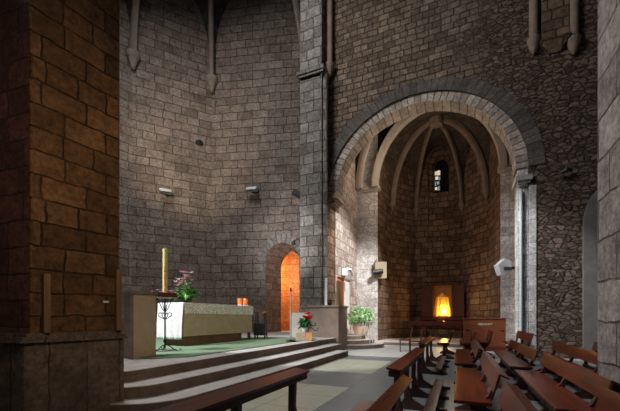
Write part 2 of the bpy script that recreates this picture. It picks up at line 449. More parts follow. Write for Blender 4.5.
# jambs of the arch
bm = NB(); box(bm, AQ+AR-.30, AQ+AR+.01, AP+.08, AP+.78, 0, AZ); struct('pillar_right_jamb', bm, M['jamb'], bevel=.02)
bm = NB(); box(bm, AQ-AR-.01, AQ-AR+.08, AP+.02, AP+.64, 0, AZ); struct('pillar_left_jamb', bm, M['chapel'], bevel=.02)
# imposts
def impost(name, x0, x1, y0, y1, z, mat):
    bm = NB()
    for i, (e, h0, h1) in enumerate(((.0, -.22, -.14), (.06, -.14, -.06), (.12, -.06, .1))):
        box(bm, x0-e, x1+e, y0-e, y1+e, z+h0, z+h1)
    return struct(name, bm, mat)
impost('trim_3', AQ+AR-.26, AQ+AR-.02, AP+.0, AP+.76, 5.95, M['jamb'])
bm = NB(); box(bm, AQ+AR, AQ+AR+.22, AP-.03, AP+.1, 0, 5.7); struct('pillar_right_quoins', bm, M['jamb'], bevel=.02)
impost('trim_4', AQ-AR-.02, AQ-AR+.30, AP+.02, AP+.72, AZ-.05, M['rib'])
# blind arch frame on the right
ring('trim_5', DQ, DR, DR+.46, DZ, AP-.10, AP+.3, plain_stone('blind arch stone', (.15, .137, .125), (.235, .215, .2)), 24, base=0, zs=1.1)

# pier between apse and chapel
bm = NB(); box(bm, -6.0, -5.05, 12.6, 16.0, 0, 21); struct('pillar_crossing', bm, M['pillar'], bevel=.03)
bm = NB(); box(bm, -5.16, -5.02, 12.9, 13.35, 0, 21); struct('pillar_crossing_return', bm, M['chapel'])
z_c = 11.7
bm = NB(); lathe(bm, [(.05, z_c-.45), (.12, z_c-.3), (.2, z_c-.1), (.22, z_c), (.13, z_c+.05), (.13, 21)], (-4.9, 13.1, 0), 14); struct('column_shaft_upper', bm, M['rib'], smooth=False)
bm = NB(); lathe(bm, [(.1, 1.2), (.1, z_c-.5)], (-4.97, 12.78, 0), 12); struct('column_shaft_lower', bm, M['pillar'])
bm = NB()
for e, a, b in ((.0, -.2, -.1), (.07, -.1, 0), (.12, 0, .15)): box(bm, -6-e, -5.05+e, 12.6-e, 13.2, z_c-.5+a, z_c-.5+b)
struct('trim_6', bm, M['pillar'])
# pedestal of that pier with its board
bm = NB(); box(bm, -5.55, -4.28, 12.42, 13.55, 0, 1.72); box(bm, -5.6, -4.24, 12.38, 13.6, 1.72, 1.80); struct('wall_pedestal', bm, M['pedestal'], bevel=.02)
bm = NB(); box(bm, -6.35, -5.56, 12.35, 13.5, PZ, 1.52); struct('wall_pedestal_side', bm, M['rib_light'], bevel=.02)
bm = NB(); box(bm, -4.86, -4.76, 12.45, 12.50, 1.80, 2.88); o = obj('upright_strip', bm, M['glassy'], bevel=.008)
tag(o, 'narrow pale upright strip standing on the pedestal of the arch pier', 'strip')
bm = NB(); box(bm, -4.44, -4.34, 12.6, 13.2, 1.80, 2.75); o = obj('choir_board', bm, M['board'], bevel=.01)
tag(o, 'brown wooden board on edge on the pedestal beside the potted plant steps', 'board', )

# ------------------------------------------------------------------ presbytery apse
AP_PTS = [(-16.0, 4.5), (-14.9, 8.0), (-13.75, 10.95), (-11.48, 13.74), (-5.6, 15.45)]
SPR = 13.2
def facet(a, b, z1, holes=None, name='wall_apse', mat='apse', z0=0):
    a, b = Vector(a), Vector(b); L = (b-a).length; t = (b-a)/L
    bm = NB(); flat_wall(bm, a, t, [[(0, z0), (L, z0), (L, z1), (0, z1)]] if not holes else [holes])
    return struct(name, bm, M[mat])
for i in range(3): facet(AP_PTS[i], AP_PTS[i+1], 24)
# facet with door: outer loop with a notch
fa, fb = Vector(AP_PTS[3]), Vector(AP_PTS[4]); L = (fb-fa).length; ft = (fb-fa)/L
def u_at(px):
    # intersection of view ray with facet
    k = (px-310)/F; d = Vector((CA*k-SA, SA*k+CA)); det = d.x*(-ft.y)+ft.x*d.y
    Y = (fa.x*(-ft.y)+ft.x*fa.y)/det
    return (d*Y-fa).dot(ft), Y
u0, Y0 = u_at(265.5); u1, Y1 = u_at(299.5)
uc, ur = (u0+u1)/2, (u1-u0)/2
dz_top = CAMZ+(318-243)/F*(Y0+Y1)/2
dsp = dz_top-ur*1.05
def door_loop(uc, ur, base, sp, k=1.05, n=16):
    lp = [(uc-ur, base)]
    for i in range(n+1):
        an = PI-PI*i/n; lp.append((uc+ur*math.cos(an), sp+ur*k*math.sin(an)))
    lp.append((uc+ur, base)); return lp
base_z = PZ+.05
lp = [(0, 0), (0, 24), (L, 24), (L, 0), (uc+ur, 0)] + door_loop(uc, ur, base_z, dsp)[::-1] + [(uc-ur, 0)]
bm = NB(); flat_wall(bm, fa, ft, [lp]); struct('wall_apse_door', bm, M['apse'])
nrm = Vector((-ft.y, ft.x))     # away from the nave
if nrm.y < 0: nrm = -nrm
def P3(u, z, d): q = fa+ft*u+nrm*d; return Vector((q.x, q.y, z))
dl = door_loop(uc, ur, base_z, dsp)
inner = [(uc+(u-uc)*.66+.30*ur, base_z+(z-base_z)*.93) for u, z in dl]
bm = NB(); strip(bm, [P3(u, z, 0) for u, z in dl], [P3(u, z, 1.1) for u, z in inner])
struct('wall_doorway_reveal', bm, stone('door reveal ashlar', (.2, .15, .11), (.36, .27, .2), (.1, .08, .06), .5, .34, .015, .8))
# passage behind the door, lit by its own lamp
bm = NB()
box(bm, -1.2, 2.5, 2.6, 2.8, 0, 6.2); box(bm, 2.3, 2.5, .1, 2.8, 0, 6.2); box(bm, -1.2, 2.5, 1.1, 2.8, 6.0, 6.2); box(bm, -1.4, -1.2, 1.1, 2.8, 0, 6.2)
rotM = Matrix(((ft.x, nrm.x, 0), (ft.y, nrm.y, 0), (0, 0, 1)))
pa = fa+ft*(uc-ur)
for v in bm.verts: v.co = rotM@v.co + Vector((pa.x, pa.y, 0))
struct('wall_passage', bm, M['niche'])
bm = NB(); box(bm, -1.2, 2.5, -.2, 2.8, PZ-.1, base_z)
for v in bm.verts: v.co = rotM@v.co + Vector((pa.x, pa.y, 0))
struct('floor_passage', bm, M['step'])
# voussoirs round the door
bm = NB(); uvl = bm.loops.layers.uv.verify()
prev = None
for i in range(25):
    an = PI*1.0-PI*i/24
    pr = [P3(uc+r*math.cos(an), dsp+r*1.05*math.sin(an), -.02) for r in (ur, ur+.42)]
    vs = [bm.verts.new(x) for x in pr]
    if prev:
        f = bm.faces.new((prev[0], vs[0], vs[1], prev[1]))
        for l, uv in zip(f.loops, (((i-1)*.13, .05), (i*.13, .05), (i*.13, .47), ((i-1)*.13, .47))): l[uvl].uv = uv
    prev = vs
struct('trim_7', bm, stone('door voussoirs', (.16, .135, .12), (.28, .245, .22), (.075, .065, .06), .3, 1.2, .016, .6, offs=0, warpamt=.02), uv=False)

# vault ribs and webs
RIBP = [(-.14, 0), (-.14, .22), (-.07, .36), (.07, .36), (.14, .22), (.14, 0)]
def ribcurve(foot, key, n=18):
    foot, key = Vector(foot), Vector(key); out = []
    for i in range(n+1):
        a = i/n*PI/2
        h, v = 1-math.cos(a), math.sin(a)
        out.append(Vector((foot.x+(key.x-foot.x)*h, foot.y+(key.y-foot.y)*h, foot.z+(key.z-foot.z)*v)))
    return out
def rib(foot, key, mat, w=1.0, name='trim_rib', n=18):
    c = ribcurve(foot, key, n); d = Vector((key[0]-foot[0], key[1]-foot[1], 0)).normalized()
    side = Vector((-d.y, d.x, 0)); prof = [(a*w, -b*w+.1*w) for a, b in RIBP]
    # inward normal must point into the room: test
    bm = NB(); 
    dd = (c[1]-c[0]).normalized(); s = (side-dd*side.dot(dd)).normalized(); u = s.cross(dd)
    if u.dot(d) > 0: prof = [(a, -b) for a, b in prof]
    sweep(bm, c, prof, side); return struct(name, bm, mat)
def severy(bm, f0, f1, key, apex_z, n=14):
    f0, f1, key = Vector(f0), Vector(f1), Vector(key); mid = (f0+f1)/2; mid.z = apex_z
    for f in (f0, f1):
        R = ribcurve(f, key, n)
        Aa = []
        for i in range(n+1):
            a = i/n*PI/2; Aa.append(Vector((f.x+(mid.x-f.x)*(1-math.cos(a)), f.y+(mid.y-f.y)*(1-math.cos(a)), f.z+(mid.z-f.z)*math.sin(a))))
        m = 5
        rows = [[bm.verts.new(R[i].lerp(Aa[i], j/m)) for j in range(m+1)] for i in range(n+1)]
        for i in range(n):
            for j in range(m): bm.faces.new((rows[i][j], rows[i][j+1], rows[i+1][j+1], rows[i+1][j]))
def corbel(p, r, mat, h=.55, name='trim_corbel', toward=(0, -1)):
    bm = NB(); p = Vector(p)
    lathe(bm, [(.03, -h), (r*.45, -h*.85), (r*.5, -h*.7), (r*.9, -h*.3), (r*1.15, -.12), (r*1.25, 0), (r*1.25, .1), (r, .12)], p, 14)
    return struct(name, bm, mat)
KEY = (-8.2, 9.2, 20.5)
feet = [(x, y, SPR) for x, y in AP_PTS[:4]] + [(-6.6, 15.05, 10.7)]
rl = plain_stone('apse rib stone', (.16, .125, .10), (.25, .205, .17))
M['shaded_web'] = stone('shaded vault web', (.035, .03, .027), (.075, .065, .057), (.02, .018, .016), .5, .28, .012, .5)  # web colour kept very dark to paint the shade under the apse vault
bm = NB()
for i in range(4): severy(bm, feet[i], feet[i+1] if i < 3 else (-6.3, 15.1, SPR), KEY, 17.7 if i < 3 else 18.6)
struct('ceiling_apse', bm, M['shaded_web'])
for f in feet:
    d = (Vector((KEY[0], KEY[1], 0))-Vector((f[0], f[1], 0))).normalized()*.16
    rib((f[0]+d.x, f[1]+d.y, f[2]), KEY, rl, .9)
for f in feet[2:4]:
    d = (Vector((KEY[0], KEY[1], 0))-Vector((f[0], f[1], 0))).normalized()*.16
    corbel((f[0]+d.x, f[1]+d.y, SPR+.05), .24, rl, .65)

# ------------------------------------------------------------------ chapel
CP = [(-4.95, 13.95), (-4.95, 17.3), (-3.85, 17.3), (-3.6, 19.5), (-2.45, 21.3), (.15, 21.3), (1.35, 19.5), (1.65, 17.3), (2.35, 17.3), (2.35, 13.95)]
CH = 13
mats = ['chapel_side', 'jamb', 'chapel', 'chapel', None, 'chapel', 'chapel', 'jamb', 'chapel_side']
for i, mt in enumerate(mats):
    if mt and i != 0: facet(CP[i], CP[i+1], CH, name='wall_chapel', mat=mt)
# left side wall with the doorway
dy0, dy1, dzt = 14.2, 16.25, 3.15
bm = NB(); flat_wall(bm, (-4.95, 0), (0, 1), [[(13.95, 0), (dy0, 0), (dy0, dzt), (dy1, dzt), (dy1, 0), (17.3, 0), (17.3, CH), (13.95, CH)]])
strip(bm, [Vector((-4.95, dy0, 0)), Vector((-4.95, dy0, dzt)), Vector((-4.95, dy1, dzt)), Vector((-4.95, dy1, 0))],
      [Vector((-5.35, dy0, 0)), Vector((-5.35, dy0, dzt)), Vector((-5.35, dy1, dzt)), Vector((-5.35, dy1, 0))])
struct('wall_chapel_left', bm, M['chapel_side'])
bm = NB(); box(bm, -5.08, -5.01, dy0, dy0+1.15, .5, dzt); o = struct('door_1', bm, M['door'], bevel=.01)
bm = NB()
for ya in (.15, .65):
    for za, zb in ((.7, 1.6), (1.8, 2.9)): box(bm, -5.01, -4.985, dy0+ya, dy0+ya+.35, za, zb)
obj('door_panel', bm, M['door'], o, bevel=.008)
bm = NB(); box(bm, -5.10, -5.02, dy0+1.16, dy1, .5, dzt); struct('door_2', bm, M['white'], bevel=.01)
# pilaster at left, and capitals
impost('trim_8', -4.97, -3.87, 17.28, 17.5, 7.95, M['rib_light'])
impost('trim_9', 1.67, 2.37, 17.28, 17.5, 7.95, M['rib_light'])
# back wall with window and blind recess
wq0, wq1, wz0, wz1 = -1.50, -.56, 8.75, 11.0
def pointed(q0, q1, z0, zs, zt, n=10):
    c = (q0+q1)/2; L = [(q0, z0), (q0, zs)]
    for i in range(1, n): a = i/n; L.append((q0+(c-q0)*(1-math.cos(a*PI/2)), zs+(zt-zs)*math.sin(a*PI/2)))
    L.append((c, zt))
    for i in range(n-1, 0, -1): a = i/n; L.append((q1-(q1-c)*(1-math.cos(a*PI/2)), zs+(zt-zs)*math.sin(a*PI/2)))
    L += [(q1, zs), (q1, z0)]; return L
hole = pointed(wq0-.22, wq1+.22, 5.95, 10.3, 11.35)
bm = NB(); flat_wall(bm, (0, 21.3), (1, 0), [[(-2.45, 0), (.15, 0), (.15, CH), (-2.45, CH)], hole])
inn = pointed(wq0-.22, wq1+.22, 5.95, 10.3, 11.35)
strip(bm, [Vector((u, 21.3, z)) for u, z in hole], [Vector((u, 21.55, z)) for u, z in inn], closed=True)
# recessed face with the window hole
win = pointed(wq0, wq1, wz0, 10.2, wz1)
flat_wall(bm, (0, 21.55), (1, 0), [inn, win])
w2 = pointed(wq0+.08, wq1-.08, wz0+.08, 10.2, wz1-.1)
strip(bm, [Vector((u, 21.55, z)) for u, z in win], [Vector((u, 22.1, z)) for u, z in w2], closed=True)
bmesh.ops.recalc_face_normals(bm, faces=bm.faces)
struct('wall_chapel_back', bm, M['chapel'])
glass_d = simple('dark window glass', (.012, .013, .016), .15)
glass_l = simple('daylit pane', (.5, .5, .55), .3, emit=(.85, .72, .5), es=.9)
glass_b = simple('daylit blue pane', (.3, .4, .5), .3, emit=(.45, .55, .6), es=.45)
bm = NB(); flat_wall(bm, (0, 22.08), (1, 0), [pointed(wq0, wq1, wz0, 10.2, wz1)]); wobj = struct('window_1', bm, glass_d)
for (xa, xb, za, zb, mt) in ((.22, .34, 10.0, 10.22, glass_l), (.36, .52, 9.95, 10.25, glass_l), (.24, .4, 9.72, 9.9, glass_l), (.42, .52, 9.68, 9.86, glass_b),
                             (.22, .3, 9.35, 9.6, glass_b), (.34, .48, 9.42, 9.6, glass_b), (.22, .36, 9.1, 9.26, glass_l), (.4, .5, 9.05, 9.3, glass_b)):
    bm = NB(); box(bm, wq0+xa-.12, wq0+xb-.12, 22.02, 22.06, za, zb); obj('pane', bm, mt, wobj)
bm = NB()
for x in (.15, .33, .51, .69): box(bm, wq0+x, wq0+x+.02, 22.0, 22.03, wz0, 10.7)
for z in (9.0, 9.3, 9.62, 9.93, 10.26): box(bm, wq0+.05, wq1-.05, 22.0, 22.03, z, z+.02)
obj('window_bar', bm, M['black'], wobj)

CK = (-1.12, 18.6, 11.57); S2 = 7.95
cf = [(-3.85, 17.35, S2), (-3.6, 19.5, S2), (-2.45, 21.3, S2), (.15, 21.3, S2), (1.35, 19.5, S2), (1.65, 17.35, S2)]
bm = NB()
for i in range(5): severy(bm, cf[i], cf[i+1], CK, 11.35 if i == 2 else 10.9)
severy(bm, cf[0], cf[5], CK, 11.45)
struct('ceiling_chapel_apse', bm, M['vault'])
for f in cf[1:5]:
    d = (Vector((CK[0], CK[1], 0))-Vector((f[0], f[1], 0))).normalized()*.12
    rib((f[0]+d.x, f[1]+d.y, S2-.3), CK, M['rib'], .72)
    corbel((f[0]+d.x, f[1]+d.y, S2-.25), .15, M['rib'], .35)
bm = NB(); lathe(bm, [(.1, -.42), (.3, -.38), (.34, -.2), (.34, 0)], CK, 16); struct('trim_keystone', bm, M['rib'])
ring('trim_11', -1.10, 2.70, 2.98, S2, 17.0, 17.34, M['rib_light'], 40, base=None, zs=1.24)
# front bay
BK = (-1.3, 15.65, 12.3)
bf = [(-4.95, 14.1, S2), (-4.95, 17.2, S2), (2.35, 17.2, S2), (2.35, 14.1, S2)]
bm = NB()
for i in range(4): severy(bm, bf[i], bf[(i+1) % 4], BK, 12.1 if i in (1, 3) else 11.3)
struct('ceiling_chapel_bay', bm, M['vault'])
rib((-4.8, 17.05, S2), BK, M['rib_light'], .9); rib((2.2, 17.05, S2), BK, M['rib'], .9); rib((-4.8, 14.2, S2), BK, M['rib_light'], .9)

# ------------------------------------------------------------------ left pier
LP = [(-7.4, 1.9), (-4.36, 2.2), (-4.21, 3.17), (-7.4, 3.5)]
bm = NB(); prism(bm, LP, 1.12, 12)
for f in bm.faces:
    f.normal_update(); f.material_index = 1 if f.normal.y < -.5 else 0
struct('pillar_left', bm, [M['left_pier'], M['left_pier_red']], bevel=.02)
bm = NB(); prism(bm, [(-7.5, 1.75), (-4.29, 2.1), (-4.16, 3.2), (-7.5, 3.6)], 0, 1.03)
struct('pillar_left_plinth', bm, M['plinth'], bevel=.03)
bm = NB()
for e, z0, z1 in ((.05, 1.03, 1.06), (.02, 1.06, 1.09), (-.04, 1.09, 1.13)):
    prism(bm, [(-7.5, 1.75-e), (-4.29+e*.8, 2.1-e), (-4.165+e*.8, 3.2+e*.5), (-7.5, 3.6)], z0, z1)
struct('trim_12', bm, M['plinth'])
def lp_pt(f, off, z):    # point on the long face
    a, b = Vector((-4.36, 2.2)), Vector((-4.21, 3.17)); d = (b-a); n = Vector((d.y, -d.x)).normalized(); p = a+d*f+n*off; return Vector((p.x, p.y, z))
def face_box(bm, f0, f1, o0, o1, z0, z1):
    vs = [bm.verts.new(lp_pt(f, o, z)) for z in (z0, z1) for o in (o0, o1) for f in (f0, f1)]
    for idx in ((0, 2, 3, 1), (4, 5, 7, 6), (0, 1, 5, 4), (2, 6, 7, 3), (0, 4, 6, 2), (1, 3, 7, 5)): bm.faces.new([vs[i] for i in idx])
    bmesh.ops.recalc_face_normals(bm, faces=bm.faces)
bm = NB(); face_box(bm, .10, .165, .002, .075, 1.135, 1.80); o = obj('choir_board', bm, M['board'], bevel=.006)
tag(o, 'brown upright wooden board on the left pier plinth, nearer the left edge', 'board', )
bm = NB(); face_box(bm, .93, 1.0, .002, .05, 1.135, 1.95); o = obj('choir_board', bm, M['board'], bevel=.006)
tag(o, 'brown upright wooden board at the corner of the left pier, close to the ambo', 'board', )
bm = NB(); face_box(bm, .78, .85, .001, .006, 1.50, 1.525); o = obj('wall_label', bm, M['white'])
tag(o, 'tiny white card stuck on the brown left pier', 'label')

# ------------------------------------------------------------------ right pier (close)
bm = NB(); prism(bm, [(1.335, 2.0), (3.2, 2.0), (3.2, 4.55), (1.335, 4.55)], 0, 14); struct('pillar_right', bm, M['right_pier'], bevel=.03)

# shafts with corbels high on the arch wall
for i, (px, w) in enumerate(((533, .13), (554, .36), (573, .13))):
    p = at_y(px, 45, AP); zz = p.z
    bm = NB()
    if w < .2:
        lathe(bm, [(.03, zz-.35), (.1, zz-.25), (.17, zz-.02), (.2, zz+.12), (.13, zz+.2), (.13, 20)], (p.x, AP-.08, 0), 14)
    else:
        box(bm, p.x-w, p.x+w, AP-.16, AP+.02, zz+.1, 20)
        v = [bm.verts.new(q) for q in ((p.x-w-.06, AP, zz+.1), (p.x-w-.06, AP-.3, zz+.1), (p.x+w+.06, AP-.3, zz+.1), (p.x+w+.06, AP, zz+.1), (p.x-.1, AP, zz-.35), (p.x+.1, AP, zz-.35))]
        for idx in ((0, 1, 2, 3), (1, 4, 5, 2), (0, 4, 1), (3, 2, 5), (0, 3, 5, 4)): bm.faces.new([v[k] for k in idx])
        bmesh.ops.recalc_face_normals(bm, faces=bm.faces)
    struct('column_shaft_corbelled', bm, M['chapel'] if w > .2 else M['rib'])

# ------------------------------------------------------------------ pews
def leg_bm(y, back=True):
    bm = NB(); w = .028
    f0 = lambda p: Vector((p[0], y-w, p[1])); f1 = lambda p: Vector((p[0], y+w, p[1]))
    b2 = NB()
    extrude_profile(bm, [(-.02, 0), (.50, 0), (.50, .045), (.40, .075), (.3, .11), (.12, .11), (.02, .06), (-.02, .045)], f0, f1)
    extrude_profile(bm, [(.13, .1), (.27, .1), (.225, .24), (.235, .405), (.15, .405), (.165, .24)], f0, f1)
    extrude_profile(bm, [(.02, .36), (.34, .36), (.36, .405), (.02, .405)], f0, f1)
    if back: extrude_profile(bm, [(.20, .30), (.27, .30), (.37, .44), (.412, .58), (.43, .70), (.405, .70), (.375, .58), (.325, .47), (.26, .405)], f0, f1)
    return bm
def make_pew(name, label, L, legs=3):
    """pew along local y from 0 to L, facing -x, seat front at x = 0"""
    t = thing(name, label, 'bench', group='wooden pews with backs')
    bm = NB(); box(bm, -.01, .35, 0, L, .405, .44); obj('seat', bm, M['pew'], t, bevel=.008)
    bm = NB(); extrude_profile(bm, [(.355, .545), (.375, .54), (.43, .73), (.408, .74)], lambda p: Vector((p[0], 0, p[1])), lambda p: Vector((p[0], L, p[1])))
    obj('backrest', bm, M['pew'], t, bevel=.005)
    bm = NB(); extrude_profile(bm, [(.43, .73), (.435, .706), (.50, .680), (.505, .698)], lambda p: Vector((p[0], .02, p[1])), lambda p: Vector((p[0], L-.02, p[1])))
    obj('book_ledge', bm, M['pew'], t, bevel=.004)
    for k in range(legs):
        y = .22+(L-.44)*k/(legs-1)
        obj('leg', leg_bm(y), M['pew_dark'], t)
    bm = NB(); box(bm, .16, .20, .1, L-.1, .17, .22); obj('stretcher', bm, M['pew_dark'], t)
    return t
def make_desk(name, label, L, legs=3):
    """kneeling desk: ledge, apron, posts, kneeler on the +x side"""
    t = thing(name, label, 'kneeling bench', group='kneeling desks in front of the pews')
    bm = NB(); extrude_profile(bm, [(0, .705), (.17, .685), (.175, .71), (.0, .735)], lambda p: Vector((p[0], 0, p[1])), lambda p: Vector((p[0], L, p[1])))
    obj('book_ledge', bm, M['pew'], t, bevel=.006)
    bm = NB(); box(bm, .02, .15, .02, L-.02, .62, .69); obj('book_shelf', bm, M['pew_dark'], t, bevel=.004)
    for k in range(legs):
        y = .25+(L-.5)*k/(legs-1); bm = NB(); w = .03
        f0 = lambda p: Vector((p[0], y-w, p[1])); f1 = lambda p: Vector((p[0], y+w, p[1]))
        extrude_profile(bm, [(-.02, 0), (.62, 0), (.62, .05), (.3, .065), (.16, .15), (.05, .15), (-.02, .06)], f0, f1)
        extrude_profile(bm, [(.05, .14), (.16, .14), (.11, .35), (.12, .66), (.05, .66), (.045, .35)], f0, f1)
        obj('leg', bm, M['pew_dark'], t)
    bm = NB(); box(bm, .36, .50, .1, L-.1, .13, .16)
    for k in range(legs):
        y = .25+(L-.5)*k/(legs-1); box(bm, .4, .46, y-.03, y+.03, .05, .13)
    obj('kneeler', bm, M['kneeler'], t, bevel=.004)
    return t
def place(t, q, p): t.location = (q, p, 0); return t
FLOORQ = 0
# nearest rows
place(make_desk('kneeling_desk', 'dark kneeling desk at the bottom of the photo, below the altar steps', 2.5), -1.72, 1.0)
place(make_pew('pew', 'dark red pew cut by the bottom edge, in front of the long kneeling desk', 2.35), -.93, 1.15)
place(make_pew('pew', 'dark glossy pew at bottom centre right, only its backrest corner in view', 2.3), -.04, 1.2)
place(make_pew('pew', 'dark pew in the bottom right corner in front of the grey pier', 2.3), .66, 1.22)
# middle rows
place(make_desk('kneeling_desk', 'long kneeling desk with reddish ledge beside the open cream and slate floor', 2.95, 4), -.78, 3.95)
place(make_pew('pew', 'pew with broad bare reddish seat in the middle of the photo foreground', 2.62), -.05, 3.88)
place(make_pew('pew', 'large dark pew whose backrest runs down to the grey pier', 2.65), .84, 3.9)
# far rows
place(make_desk('kneeling_desk', 'shorter kneeling desk further back beside the sunlit floor', 3.0), -.88, 8.1)
place(make_pew('pew', 'pew with reddish seat just behind the broad bare seat in the centre', 3.3), -.09, 7.05)
place(make_pew('pew', 'pew with bright orange lit backrest near the foot of the white jamb', 3.4), .82, 7.0)
place(make_pew('pew', 'pew with orange backrest standing against the rubble wall', 3.2), 1.65, 6.6)
place(make_pew('pew', 'pew mostly hidden behind the grey pier on the right', 3.1), 2.5, 7.0)
# furthest
place(make_pew('pew', 'small pew with glowing orange seat end on, below the lit shrine', 2.2, 2), -.66, 11.35)
place(make_pew('pew', 'pew with pale orange seat in front of the wooden console', 1.9, 2), -.0, 11.4)
place(make_pew('pew', 'pew with short orange backrest directly before the wooden console', 1.5, 2), .52, 12.1)
place(make_pew('pew', 'furthest red pew beside the white jamb of the arch', 2.6), 1.35, 10.6)
for o_ in [x for x in C.objects if x.get('category') == 'bench' and not x.parent and x.location.y > 10.5]: o_.scale = (1, 1, 1.2)
def make_chair(label, loc, rz):
    t = thing('wooden_chair', label, 'chair', loc, rz, 'single chairs by the chapel step')
    bm = NB(); box(bm, -.22, .22, -.2, .2, .43, .46); obj('seat', bm, M['pew'], t, bevel=.008)
    for sx in (-1, 1):
        for sy in (-1, 1):
            bm = NB(); tube(bm, [(sx*.19, sy*.17, 0), (sx*.19, sy*.17, .43)], .02, 8); obj('leg', bm, M['pew_dark'], t)
        bm = NB(); tube(bm, [(.19, sx*.17, .45), (.26, sx*.17, .92)], .02, 8); obj('back_post', bm, M['pew_dark'], t)
    bm = NB(); extrude_profile(bm, [(.235, .72), (.255, .72), (.285, .93), (.265, .93)], lambda p: Vector((p[0], -.21, p[1])), lambda p: Vector((p[0], .21, p[1])))
    obj('backrest', bm, M['pew'], t, bevel=.005)
    return t
make_chair('red wooden chair at the front left of the seating near the chapel step', (-1.95, 13.6, 0), .15)
make_chair('red wooden chair just right of the front left chair by the chapel step', (-1.5, 12.9, 0), .1)

# ------------------------------------------------------------------ wooden console in the chapel mouth
t = thing('organ_console', 'brown wooden organ console with white lettering on its back, under the arch', 'organ', (.12, 15.1, 0))
bm = NB(); box(bm, 0, 1.5, 0, .62, .18, 1.26); obj('cabinet', bm, M['cab'], t, bevel=.012)
bm = NB(); box(bm, -.03, 1.53, -.03, .65, 1.26, 1.30); obj('top', bm, M['cab'], t, bevel=.008)
bm = NB(); box(bm, .0, 1.5, -.05, .62, 0, .18); obj('plinth', bm, M['pew'], t, bevel=.01)
for x in (.10, 1.32):
    bm = NB(); box(bm, x, x+.13, -.01, .01, .78, .83); obj('handle', bm, M['black'], t)
bm = NB(); tube(bm, [(.35, .3, 1.3), (.35, .3, 1.42), (1.0, .3, 1.42), (1.25, .25, 1.3)], .02, 6); obj('music_rest', bm, M['pew_dark'], t)
fc = bpy.data.curves.new('lettering', 'FONT'); fc.body = 'VISCOUNT'; fc.size = .11; fc.extrude = .003; fc.align_x = 'CENTER'; fc.shear = .2
fo = bpy.data.objects.new('lettering', fc); C.objects.link(fo); fo.parent = t; fo.location = (.78, -.006, 1.02); fo.rotation_euler = (PI/2, 0, 0); fo.scale = (.95, 1, 1)
fc.materials.append(M['white']); bpy.context.view_layer.update()
me_ = bpy.data.meshes.new_from_object(fo.evaluated_get(bpy.context.evaluated_depsgraph_get())); f2_ = bpy.data.objects.new('lettering', me_); C.objects.link(f2_)
f2_.parent = t; f2_.location = fo.location; f2_.rotation_euler = fo.rotation_euler; f2_.scale = fo.scale; bpy.data.objects.remove(fo); f2_.name = 'lettering'; f2_['label'] = 'white lettering'

# long bench in the chapel
t = thing('chapel_bench', 'long red wooden bench in the dark chapel under the lit shrine', 'bench', (-3.0, 19.1, .15))
bm = NB(); box(bm, 0, 3.4, 0, .4, .42, .46); obj('seat', bm, M['pew'], t, bevel=.008)
bm = NB(); box(bm, 0, 3.4, .38, .42, .74, .98); obj('backrest', bm, M['pew'], t, bevel=.008)
for x in (.15, 1.7, 3.2):
    bm = NB(); box(bm, x, x+.06, .02, .36, 0, .42); box(bm, x, x+.06, .36, .44, 0, .9); obj('leg', bm, M['pew_dark'], t)

# lit shrine
p0 = at_y(433.5, 317, 20.95); p1 = at_y(451.5, 286, 20.95)
nx0, nx1, nz0, nz1 = p0.x, p1.x, 1.42, at_y(442, 286, 20.95).z
t = thing('shrine', 'open wooden shrine with two doors and a glowing golden niche on the chapel wall', 'shrine', (0, 0, 0))
bm = NB()
box(bm, nx0-.08, nx0, 20.7, 21.28, nz0-.1, nz1+.1); box(bm, nx1, nx1+.08, 20.7, 21.28, nz0-.1, nz1+.1)
box(bm, nx0-.08, nx1+.08, 20.7, 21.28, nz1, nz1+.1); box(bm, nx0-.08, nx1+.08, 20.7, 21.28, nz0-.1, nz0)
obj('case', bm, M['shrine_wood'], t)
bm = NB(); box(bm, nx0, nx1, 21.18, 21.27, nz0, nz1); obj('back_panel', bm, simple('gilded panel', (.85, .5, .14), .6), t)
for s, xa, xb in ((-1, nx0-.66, nx0-.1), (1, nx1+.1, nx1+.66)):
    bm = NB(); box(bm, xa, xb, 20.78, 20.83, nz0-.05, nz1+.02)
    o = obj('door', bm, M['shrine_wood'], t, bevel=.01)
    bm = NB()
    for za, zb in ((nz0+.05, (nz0+nz1)/2-.05), ((nz0+nz1)/2+.05, nz1-.1)): box(bm, xa+.08, xb-.08, 20.765, 20.78, za, zb)
    obj('door_panel', bm, M['shrine_wood'], o, bevel=.006)
for s in (-1, 1):     # small legs down to a console shelf
    pass
bm = NB(); box(bm, nx0-.7, nx1+.7, 20.5, 21.28, nz0-.22, nz0-.1); obj('shelf', bm, M['shrine_wood'], t, bevel=.01)
for x in (nx0-.5, nx1+.42):
    bm = NB(); box(bm, x, x+.08, 20.9, 21.28, .15, nz0-.22); obj('leg', bm, M['shrine_wood'], t)
cx = (nx0+nx1)/2
t = thing('tabernacle', 'golden veiled tabernacle with pointed top glowing inside the open shrine', 'tabernacle', (cx, 20.98, nz0))
hh = nz1-nz0; ww = (nx1-nx0)*.5
bm = NB(); n = 40; rows = []
for k in range(9):
    f = k/8; rr = ww*(1.0-.25*f)
    rows.append([bm.verts.new((rr*math.cos(2*PI*i/n)*(1+.05*math.sin(i*PI*.5)*(1-f*.6)), .16*(1-.25*f)*math.sin(2*PI*i/n)*(1+.12*math.sin(i*PI*.5)), f*hh*.62)) for i in range(n)])
for a_, b_ in zip(rows, rows[1:]):
    for i in range(n): bm.faces.new((a_[i], a_[(i+1) % n], b_[(i+1) % n], b_[i]))
obj('veil', bm, M['gold'], t, smooth=True)
bm = NB(); rw = ww*.8
vs = [bm.verts.new((rw*math.cos(2*PI*i/12), .15*math.sin(2*PI*i/12), hh*.62)) for i in range(12)]; ap = bm.verts.new((0, 0, hh*.78))
for i in range(12): bm.faces.new((vs[i], vs[(i+1) % 12], ap))
bm.faces.new(vs[::-1]); obj('roof', bm, M['gold_metal'], t)
